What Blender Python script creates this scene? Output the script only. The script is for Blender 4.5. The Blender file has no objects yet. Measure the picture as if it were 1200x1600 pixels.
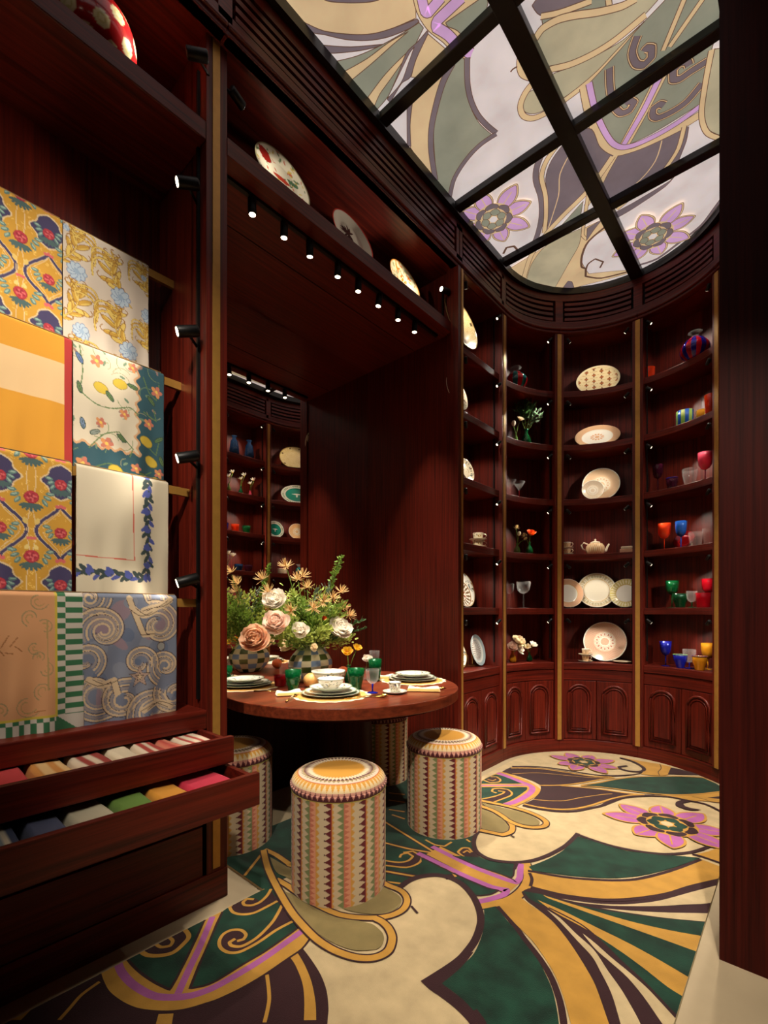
import bpy, bmesh, math, random
import numpy as np
from mathutils import Vector, Matrix
from mathutils.geometry import tessellate_polygon
random.seed(7); rng=np.random.default_rng(7)
scn=bpy.context.scene; COL=scn.collection
PI=math.pi
# ------------------------------------------------------------------ camera
FOC=728.; TH=math.radians(41.8); HOR=955.; HC=1.15
cam=bpy.data.objects.new('camera',bpy.data.cameras.new('camera')); COL.objects.link(cam)
cam.location=(0,0,HC); cam.rotation_euler=(PI/2,0,TH)
cam.data.sensor_fit='HORIZONTAL'; cam.data.sensor_width=36; cam.data.lens=FOC/1200*36
cam.data.shift_y=(HOR-800)/1200; cam.data.clip_start=.02; cam.data.clip_end=60
scn.camera=cam
# ------------------------------------------------------------------ world, exposure
w=bpy.data.worlds.new('world'); scn.world=w; w.use_nodes=True
w.node_tree.nodes['Background'].inputs[0].default_value=(1,.78,.55,1)
w.node_tree.nodes['Background'].inputs[1].default_value=.02
scn.view_settings.view_transform='Standard'; scn.view_settings.look='None'
scn.view_settings.gamma=1; scn.view_settings.exposure=0.0; scn.view_settings.use_curve_mapping=False
# light levels (watts for spots, radiance for the backlit ceiling)
P_CLOTH=4.0; P_TABLE=78.; P_BAY=5.0; P_TOP=13.0; P_SHOP=14.0; P_RUG=290.; E_CEIL=.95; WARM=(1,.89,.74)
# ------------------------------------------------------------------ plan
AX=-.945; RAD=.757; YC=3.273; XW=AX-RAD; XR=AX+RAD           # apse axis, radius, centre; left and right fronts
NY0,NY1=.985,2.615; XM=-2.505; DEP=.265                      # niche, mirror, cabinet depth
ZS=[.73,1.175,1.62,2.07,2.52,2.96]                           # shelf tops
ZTOP=3.42; ZF0,ZF1=3.485,3.72; ZC=3.80; ZT=.735; ZU=3.07
XL=-1.735                                                    # front of the linen cabinet and niche
F2=Vector((-math.sin(TH),math.cos(TH))); R2=Vector((math.cos(TH),math.sin(TH)))
def toward(px): v=F2+R2*((px-600)/FOC); return v
def onz(px,py,z):
    d=FOC*(z-HC)/(HOR-py); v=toward(px)*d; return v.x,v.y
def onx(px,X):
    v=toward(px); return v.y*X/v.x
def column_of(x,y):
    v=Vector((x,y)); return 600+FOC*v.dot(R2)/v.dot(F2)
def depth_of(x,y): return Vector((x,y)).dot(F2)
# ------------------------------------------------------------------ materials
def lin(c):
    def f(v):
        v=v/255.
        return v/12.92 if v<=.04045 else ((v+.055)/1.055)**2.4
    return tuple(f(v) for v in c[:3])
MATS={}
def mat(name,col,rough=.5,metal=0,spec=.5,coat=0,trans=0,ior=1.45,emit=None,es=0,noise=0,nscale=40,bump=0,bscale=200,sheen=0,alpha=1):
    if name in MATS: return MATS[name]
    m=bpy.data.materials.new(name); m.use_nodes=True; nt=m.node_tree; b=nt.nodes['Principled BSDF']
    c=lin(col); b.inputs['Base Color'].default_value=(*c,1); b.inputs['Roughness'].default_value=rough
    b.inputs['Metallic'].default_value=metal; b.inputs['Specular IOR Level'].default_value=spec
    b.inputs['Coat Weight'].default_value=coat; b.inputs['Transmission Weight'].default_value=trans; b.inputs['IOR'].default_value=ior
    b.inputs['Sheen Weight'].default_value=sheen
    if emit: b.inputs['Emission Color'].default_value=(*lin(emit),1); b.inputs['Emission Strength'].default_value=es
    if noise or bump:
        tc=nt.nodes.new('ShaderNodeTexCoord')
    if noise:
        n=nt.nodes.new('ShaderNodeTexNoise'); n.inputs['Scale'].default_value=nscale; n.inputs['Detail'].default_value=4
        nt.links.new(tc.outputs['Object'],n.inputs['Vector'])
        r=nt.nodes.new('ShaderNodeValToRGB'); r.color_ramp.elements[0].position=.3; r.color_ramp.elements[1].position=.7
        r.color_ramp.elements[0].color=(*[max(0,v*(1-noise)) for v in c],1); r.color_ramp.elements[1].color=(*[min(1,v*(1+noise)) for v in c],1)
        nt.links.new(n.outputs['Fac'],r.inputs['Fac']); nt.links.new(r.outputs['Color'],b.inputs['Base Color'])
        if emit: nt.links.new(r.outputs['Color'],b.inputs['Emission Color'])
    if bump:
        n2=nt.nodes.new('ShaderNodeTexNoise'); n2.inputs['Scale'].default_value=bscale; nt.links.new(tc.outputs['Object'],n2.inputs['Vector'])
        bp=nt.nodes.new('ShaderNodeBump'); bp.inputs['Strength'].default_value=bump; bp.inputs['Distance'].default_value=.002
        nt.links.new(n2.outputs['Fac'],bp.inputs['Height']); nt.links.new(bp.outputs['Normal'],b.inputs['Normal'])
    MATS[name]=m; return m
def wood(name,scale,dark=(50,9,6),light=(122,36,20),rough=.42):
    m=bpy.data.materials.new(name); m.use_nodes=True; nt=m.node_tree; b=nt.nodes['Principled BSDF']; L=nt.links
    tc=nt.nodes.new('ShaderNodeTexCoord'); mp=nt.nodes.new('ShaderNodeMapping'); mp.inputs['Scale'].default_value=scale
    L.new(tc.outputs['Object'],mp.inputs['Vector'])
    n=nt.nodes.new('ShaderNodeTexNoise'); n.inputs['Scale'].default_value=1; n.inputs['Detail'].default_value=6; n.inputs['Roughness'].default_value=.65
    L.new(mp.outputs['Vector'],n.inputs['Vector'])
    r=nt.nodes.new('ShaderNodeValToRGB'); e=r.color_ramp.elements
    e[0].position=.28; e[0].color=(*lin(dark),1); e[1].position=.74; e[1].color=(*lin(light),1)
    L.new(n.outputs['Fac'],r.inputs['Fac']); L.new(r.outputs['Color'],b.inputs['Base Color'])
    b.inputs['Roughness'].default_value=rough; b.inputs['Coat Weight'].default_value=.07; b.inputs['Coat Roughness'].default_value=.22
    b.inputs['Specular IOR Level'].default_value=.3
    bp=nt.nodes.new('ShaderNodeBump'); bp.inputs['Strength'].default_value=.06; bp.inputs['Distance'].default_value=.002
    L.new(n.outputs['Fac'],bp.inputs['Height']); L.new(bp.outputs['Normal'],b.inputs['Normal'])
    MATS[name]=m; return m
W_V=wood('mahogany_upright',(70,70,1.6)); W_H=wood('mahogany_level',(2.2,2.2,70)); W_Y=wood('mahogany_along',(60,1.5,60))
W_T=wood('mahogany_table',(50,2,50),(74,27,16),(138,62,36),.3)
W_SHADE=wood('mahogany_shaded',(70,70,1.6),(32,6,4),(72,19,12),.5)  # same mahogany with the shade put into its colour
W_SHADE.node_tree.nodes['Principled BSDF'].inputs['Specular IOR Level'].default_value=.12; W_SHADE.node_tree.nodes['Principled BSDF'].inputs['Coat Weight'].default_value=0
BRASS=mat('brass',(190,142,68),.35,.4,noise=.08,nscale=30); BLACK=mat('black_metal',(14,13,13),.45,.3,noise=.1); BLACKFR=mat('black_frame',(11,10,9),.35,0,noise=.15,nscale=6)
DARKGAP=mat('recess',(10,5,4),.8,noise=.1); LENS=mat('lamp_lens',(255,240,215),.3,emit=(255,236,205),es=9)
STEEL=mat('lamp_grey',(70,66,62),.4,.6,noise=.05)
PRINT=bpy.data.materials.new('printed_cloth'); PRINT.use_nodes=True
def attr_mat(m,rough,coat=0,bump=0,sheen=0):
    nt=m.node_tree; b=nt.nodes['Principled BSDF']; a=nt.nodes.new('ShaderNodeAttribute'); a.attribute_name='Col'
    tc=nt.nodes.new('ShaderNodeTexCoord'); n=nt.nodes.new('ShaderNodeTexNoise'); n.inputs['Scale'].default_value=420; nt.links.new(tc.outputs['Object'],n.inputs['Vector'])
    nt.links.new(a.outputs['Color'],b.inputs['Base Color']); b.inputs['Roughness'].default_value=rough; b.inputs['Coat Weight'].default_value=coat; b.inputs['Sheen Weight'].default_value=sheen
    if bump:
        bp=nt.nodes.new('ShaderNodeBump'); bp.inputs['Strength'].default_value=bump; bp.inputs['Distance'].default_value=.001
        nt.links.new(n.outputs['Fac'],bp.inputs['Height']); nt.links.new(bp.outputs['Normal'],b.inputs['Normal'])
    return m
attr_mat(PRINT,.85,0,.25,.1)
CERAMIC=bpy.data.materials.new('painted_ceramic'); CERAMIC.use_nodes=True; attr_mat(CERAMIC,.16,.3)
def clear_glass():
    m=mat('glass_clear',(236,234,230),.03,0,.9,noise=.02,nscale=8); b=m.node_tree.nodes['Principled BSDF']; lw=m.node_tree.nodes.new('ShaderNodeLayerWeight'); lw.inputs['Blend'].default_value=.35
    mr=m.node_tree.nodes.new('ShaderNodeMapRange'); mr.inputs['To Min'].default_value=.025; mr.inputs['To Max'].default_value=.15
    m.node_tree.links.new(lw.outputs['Facing'],mr.inputs['Value']); m.node_tree.links.new(mr.outputs['Result'],b.inputs['Alpha']); return m
def glass(name,col,tr=.75): return mat('glass_'+name,col,.04,0,.6,0,tr,1.45,noise=.06,nscale=8)
# ------------------------------------------------------------------ mesh helpers
def translucent(m,k):
    nt=m.node_tree; b=nt.nodes['Principled BSDF']; o=nt.nodes['Material Output']; t=nt.nodes.new('ShaderNodeBsdfTranslucent'); x=nt.nodes.new('ShaderNodeMixShader'); x.inputs[0].default_value=k
    src=b.inputs['Base Color'].links
    if src: nt.links.new(src[0].from_socket,t.inputs['Color'])
    else: t.inputs['Color'].default_value=b.inputs['Base Color'].default_value
    nt.links.new(b.outputs[0],x.inputs[1]); nt.links.new(t.outputs[0],x.inputs[2]); nt.links.new(x.outputs[0],o.inputs['Surface'])
class MB:
    def __init__(s): s.v=[];s.f=[];s.m=[];s.sm=[]
    def add(s,vs,fs,mi=0,smooth=False):
        o=len(s.v); s.v+= [tuple(p) for p in vs]
        for f in fs: s.f.append(tuple(i+o for i in f)); s.m.append(mi); s.sm.append(smooth)
        return s
    def box(s,x0,x1,y0,y1,z0,z1,mi=0):
        return s.add([(x0,y0,z0),(x1,y0,z0),(x1,y1,z0),(x0,y1,z0),(x0,y0,z1),(x1,y0,z1),(x1,y1,z1),(x0,y1,z1)],[(0,3,2,1),(4,5,6,7),(0,1,5,4),(1,2,6,5),(2,3,7,6),(3,0,4,7)],mi)
    def bent(s,P,t0,t1,d0,d1,z0,z1,n=10,mi=0):
        vs=[];fs=[]
        for i in range(n+1):
            t=t0+(t1-t0)*i/n
            vs+=[P(t,d0,z0),P(t,d1,z0),P(t,d1,z1),P(t,d0,z1)]
        for i in range(n):
            a=4*i;b=a+4
            fs+=[(a,a+1,b+1,b),(a+1,a+2,b+2,b+1),(a+2,a+3,b+3,b+2),(a+3,a,b,b+3)]
        fs+=[(3,2,1,0),(4*n,4*n+1,4*n+2,4*n+3)]
        return s.add(vs,fs,mi)
    def lathe(s,prof,seg=24,c=(0,0,0),mi=0,smooth=True,cap=True):
        vs=[];fs=[];n=len(prof)
        for r,z in prof:
            for k in range(seg):
                a=2*PI*k/seg; vs.append((c[0]+r*math.cos(a),c[1]+r*math.sin(a),c[2]+z))
        for i in range(n-1):
            for k in range(seg):
                k2=(k+1)%seg; fs.append((i*seg+k,i*seg+k2,(i+1)*seg+k2,(i+1)*seg+k))
        if cap:
            if prof[0][0]>1e-6: fs.append(tuple(range(seg))[::-1])
            if prof[-1][0]>1e-6: fs.append(tuple((n-1)*seg+k for k in range(seg)))
        return s.add(vs,fs,mi,smooth)
    def tube(s,path,r,seg=8,mi=0,smooth=True):
        path=[Vector(p) for p in path]; rs=r if isinstance(r,(list,tuple)) else [r]*len(path); vs=[];fs=[]
        up=Vector((0,0,1))
        for i,p in enumerate(path):
            t=(path[min(i+1,len(path)-1)]-path[max(i-1,0)]).normalized()
            u=up if abs(t.dot(up))<.95 else Vector((1,0,0))
            a=t.cross(u).normalized(); b=t.cross(a).normalized()
            for k in range(seg):
                an=2*PI*k/seg; vs.append(p+(a*math.cos(an)+b*math.sin(an))*rs[i])
        for i in range(len(path)-1):
            for k in range(seg):
                k2=(k+1)%seg; fs.append((i*seg+k,i*seg+k2,(i+1)*seg+k2,(i+1)*seg+k))
        fs.append(tuple(range(seg))[::-1]); fs.append(tuple((len(path)-1)*seg+k for k in range(seg)))
        return s.add(vs,fs,mi,smooth)
    def mesh(s,name,mats):
        me=bpy.data.meshes.new(name); me.from_pydata(s.v,[],s.f)
        for m in (mats if isinstance(mats,(list,tuple)) else [mats]): me.materials.append(m)
        me.polygons.foreach_set('material_index',s.m); me.polygons.foreach_set('use_smooth',s.sm); me.update(); return me
    def build(s,name,mats,parent=None,bevel=0,recalc=True):
        me=s.mesh(name,mats)
        if recalc:
            bm=bmesh.new(); bm.from_mesh(me); bmesh.ops.recalc_face_normals(bm,faces=bm.faces); bm.to_mesh(me); bm.free()
        o=link(name,me,parent)
        if bevel:
            b=o.modifiers.new('bevel','BEVEL'); b.width=bevel; b.segments=2; b.limit_method='ANGLE'
        return o
def link(name,me,parent=None):
    o=bpy.data.objects.new(name,me); COL.objects.link(o)
    if parent: o.parent=parent
    return o
def tag(o,label,cat,group=None):
    o['label']=label; o['category']=cat
    if group: o['group']=group
    return o
def struct(o,label=None):
    o['kind']='structure'
    if label: o['label']=label
    return o
def thing(name,label,cat,loc=(0,0,0),rz=0,group=None,tilt=(0,0)):
    o=bpy.data.objects.new(name,None); COL.objects.link(o); o.empty_display_size=.05
    o.location=loc; o.rotation_euler=(tilt[0],tilt[1],rz); return tag(o,label,cat,group)
ORD=['lowest','second','third','fourth','fifth','top']
CACHE={}
def shared(key,fn):
    if key not in CACHE: CACHE[key]=fn()
    return CACHE[key]
# a grid surface with painted point colours: P(u,v)->xyz on [0,1]^2, colour array (nv,nu,3) sRGB 0..255
def paint_mesh(name,pts,cols,m,closed=False):
    nv,nu=pts.shape[:2]; idx=np.arange(nv*nu).reshape(nv,nu)
    if closed:
        nx=np.roll(idx,-1,axis=1); f=np.stack([idx[:-1],nx[:-1],nx[1:],idx[1:]],-1).reshape(-1,4)
    else: f=np.stack([idx[:-1,:-1],idx[:-1,1:],idx[1:,1:],idx[1:,:-1]],-1).reshape(-1,4)
    me=bpy.data.meshes.new(name); n=len(f)
    me.vertices.add(nv*nu); me.vertices.foreach_set('co',pts.reshape(-1).astype(np.float32))
    me.loops.add(n*4); me.loops.foreach_set('vertex_index',f.reshape(-1).astype(np.int32))
    me.polygons.add(n); me.polygons.foreach_set('loop_start',np.arange(0,n*4,4,dtype=np.int32)); me.polygons.foreach_set('use_smooth',np.ones(n,bool))
    me.update(calc_edges=True)
    c=np.clip(cols.reshape(-1,3)/255.,0,1); c=np.where(c<=.04045,c/12.92,((c+.055)/1.055)**2.4)
    a=me.color_attributes.new('Col','FLOAT_COLOR','POINT'); a.data.foreach_set('color',np.c_[c,np.ones(len(c))].reshape(-1).astype(np.float32))
    me.materials.append(m); me.validate(); return me
class Canvas:                                   # a flat print, x to the right and y down, metres
    def __init__(s,w,h,res,bg):
        s.w,s.h=w,h; s.nu=max(4,int(w/res)); s.nv=max(4,int(h/res))
        s.X,s.Y=np.meshgrid(np.linspace(0,w,s.nu),np.linspace(0,h,s.nv)); s.C=np.empty((s.nv,s.nu,3)); s.C[:]=bg
    def where(s,m,c): s.C[m]=c
    def _win(s,x0,x1,y0,y1):
        i0=max(0,int((x0/s.w)*(s.nu-1))-1); i1=min(s.nu,int((x1/s.w)*(s.nu-1))+3); j0=max(0,int((y0/s.h)*(s.nv-1))-1); j1=min(s.nv,int((y1/s.h)*(s.nv-1))+3)
        if i0>=i1 or j0>=j1: return None
        return slice(j0,j1),slice(i0,i1)
    def poly(s,p,c):
        p=np.array(p); w=s._win(p[:,0].min(),p[:,0].max(),p[:,1].min(),p[:,1].max())
        if not w: return
        x,y=s.X[w],s.Y[w]; ins=np.zeros(x.shape,bool)
        for (xa,ya),(xb,yb) in zip(p,np.roll(p,-1,0)):
            if ya==yb: continue
            ins^=((ya>y)!=(yb>y))&(x<(xb-xa)*(y-ya)/(yb-ya)+xa)
        s.C[w][ins]=c
    def ell(s,cx,cy,rx,ry,c,rot=0):
        r=max(rx,ry); w=s._win(cx-r,cx+r,cy-r,cy+r)
        if not w: return
        dx,dy=s.X[w]-cx,s.Y[w]-cy; ca,sa=math.cos(rot),math.sin(rot)
        s.C[w][((dx*ca+dy*sa)/rx)**2+((-dx*sa+dy*ca)/ry)**2<1]=c
    def line(s,p,wd,c):
        for (xa,ya),(xb,yb) in zip(p[:-1],p[1:]):
            w=s._win(min(xa,xb)-wd,max(xa,xb)+wd,min(ya,yb)-wd,max(ya,yb)+wd)
            if not w: continue
            x,y=s.X[w],s.Y[w]; L=(xb-xa)**2+(yb-ya)**2+1e-12; t=np.clip(((x-xa)*(xb-xa)+(y-ya)*(yb-ya))/L,0,1)
            s.C[w][(x-xa-t*(xb-xa))**2+(y-ya-t*(yb-ya))**2<(wd/2)**2]=c
def arc(cx,cy,r,a0,a1,n=14,rx=None,k=0): return [(cx+(r+k*i/n)*math.cos(a0+(a1-a0)*i/n)*(rx or 1),cy+(r+k*i/n)*math.sin(a0+(a1-a0)*i/n)) for i in range(n+1)]
# flat art: fills and bands, painted in order, clipped to convex outlines
def smooth(p,closed,n=4):
    p=[Vector(q) for q in p]; N=len(p); out=[]
    def tan(i):
        if not closed and i in (0,N-1): return Vector((0,0))
        a,b,c=p[(i-1)%N],p[i%N],p[(i+1)%N]; u,v=b-a,c-b
        if u.length<1e-6 or v.length<1e-6 or u.angle(v)>.95: return Vector((0,0))
        return (c-a)*.5*min(1,2*min(u.length,v.length)/((c-a).length+1e-9))
    for i in range(N if closed else N-1):
        a,b=p[i],p[(i+1)%N]; ta,tb=tan(i),tan((i+1)%N)
        for k in range(n):
            t=k/n; t2=t*t;t3=t2*t
            out.append(a*(2*t3-3*t2+1)+ta*(t3-2*t2+t)+b*(-2*t3+3*t2)+tb*(t3-t2))
    if not closed: out.append(p[-1])
    return out
def clip(poly,conv):
    for (ax,ay),(bx,by) in zip(conv,conv[1:]+conv[:1]):
        if not poly: return poly
        out=[]; n=len(poly)
        for i in range(n):
            p,q=poly[i],poly[(i+1)%n]; dp=(bx-ax)*(p[1]-ay)-(by-ay)*(p[0]-ax); dq=(bx-ax)*(q[1]-ay)-(by-ay)*(q[0]-ax)
            if dp>=0: out.append(p)
            if (dp>=0)!=(dq>=0):
                t=dp/(dp-dq); out.append((p[0]+(q[0]-p[0])*t,p[1]+(q[1]-p[1])*t))
        poly=out
    return poly
def stroke(p,wd,n=4):
    p=smooth(p,False,n); out=[]; L=[];
    for i,q in enumerate(p):
        t=p[min(i+1,len(p)-1)]-p[max(i-1,0)]
        if t.length<1e-9: t=Vector((1,0))
        t.normalize(); k=Vector((-t.y,t.x))*wd/2; L.append((q+k,q-k))
    return [[tuple(L[i][0]),tuple(L[i+1][0]),tuple(L[i+1][1]),tuple(L[i][1])] for i in range(len(L)-1)]
def art_layers(art,fl,edge=None,ew=0):          # -> list of (colour, [convex polygons]) in metres
    lay=[]
    def fill(c,p):
        q=smooth(p,True); v=[Vector((a.x,a.y,0)) for a in q]
        lay.append((c,[[(v[i].x,v[i].y) for i in t] for t in tessellate_polygon([v])]))
        if edge: lay.append((edge,stroke([tuple(a) for a in q]+[tuple(q[0])],ew,1)))
    for k,c,wd,fl_ in art:
        p=[(fl_[i]/1000,fl_[i+1]/1000) for i in range(0,len(fl_),2)]
        if k=='f': fill(c,p)
        elif k=='s':
            if edge and wd>12 and c!=edge: lay.append((edge,stroke(p,wd/1000+2*ew)))
            lay.append((c,stroke(p,wd/1000)))
        else:
            (cx,cy),R,rot=p[0],wd/1000,math.radians(c); pe,oe,ri,ii,ce=fl
            def pet(r0,r1,a,wa,n=9):
                q=[]
                for i in range(n+1):
                    t=i/n; q.append((r0+(r1-r0)*t,wa*math.sin(PI*min(1,t*.92+.06))**.8))
                pts=[(r,h) for r,h in q]+[(r,-h) for r,h in q[::-1]]
                return [(cx+r*math.cos(a)-h*math.sin(a),cy+r*math.sin(a)+h*math.cos(a)) for r,h in pts]
            for i in range(8):
                a=rot+2*PI*i/8+.1*math.sin(i*3); f=1+.1*math.sin(i*2.1)
                fill(oe,pet(R*.3,R*f,a,R*.235)); fill(pe,pet(R*.3,R*f*.955,a,R*.195)); lay.append((oe,stroke([(cx+R*.35*math.cos(a),cy+R*.35*math.sin(a)),(cx+R*.86*math.cos(a),cy+R*.86*math.sin(a))],R*.025)))
            def disc(c,r): lay.append((c,[[(cx+r*math.cos(2*PI*i/28),cy+r*math.sin(2*PI*i/28)) for i in range(28)]]))
            disc(oe,R*.5)
            for i in range(7): fill(ri,pet(R*.27,R*.5,rot+2*PI*(i+.5)/7,R*.17))
            disc(oe,R*.34)
            for i in range(6): fill(ii,pet(R*.12,R*.33,rot+2*PI*i/6,R*.13))
            disc(ce,R*.1)
    return lay
def art_mesh(mb,lay,conv,z,dz,keys):
    xs=[p[0] for p in conv]; ys=[p[1] for p in conv]; bx=(min(xs),max(xs),min(ys),max(ys)); n=0
    for c,polys in lay:
        n+=1; vs=[];fs=[]
        for p in polys:
            if max(q[0] for q in p)<bx[0] or min(q[0] for q in p)>bx[1] or max(q[1] for q in p)<bx[2] or min(q[1] for q in p)>bx[3]: continue
            q=clip(p,conv)
            if len(q)<3: continue
            area=sum(a[0]*b[1]-a[1]*b[0] for a,b in zip(q,q[1:]+q[:1]))
            if abs(area)<1e-8: continue
            if (area<0)!=(dz<0): q=q[::-1]
            fs.append(tuple(range(len(vs),len(vs)+len(q)))); vs+=[(a,b,z+dz*n) for a,b in q]
        if fs: mb.add(vs,fs,keys.index(c))
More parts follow.
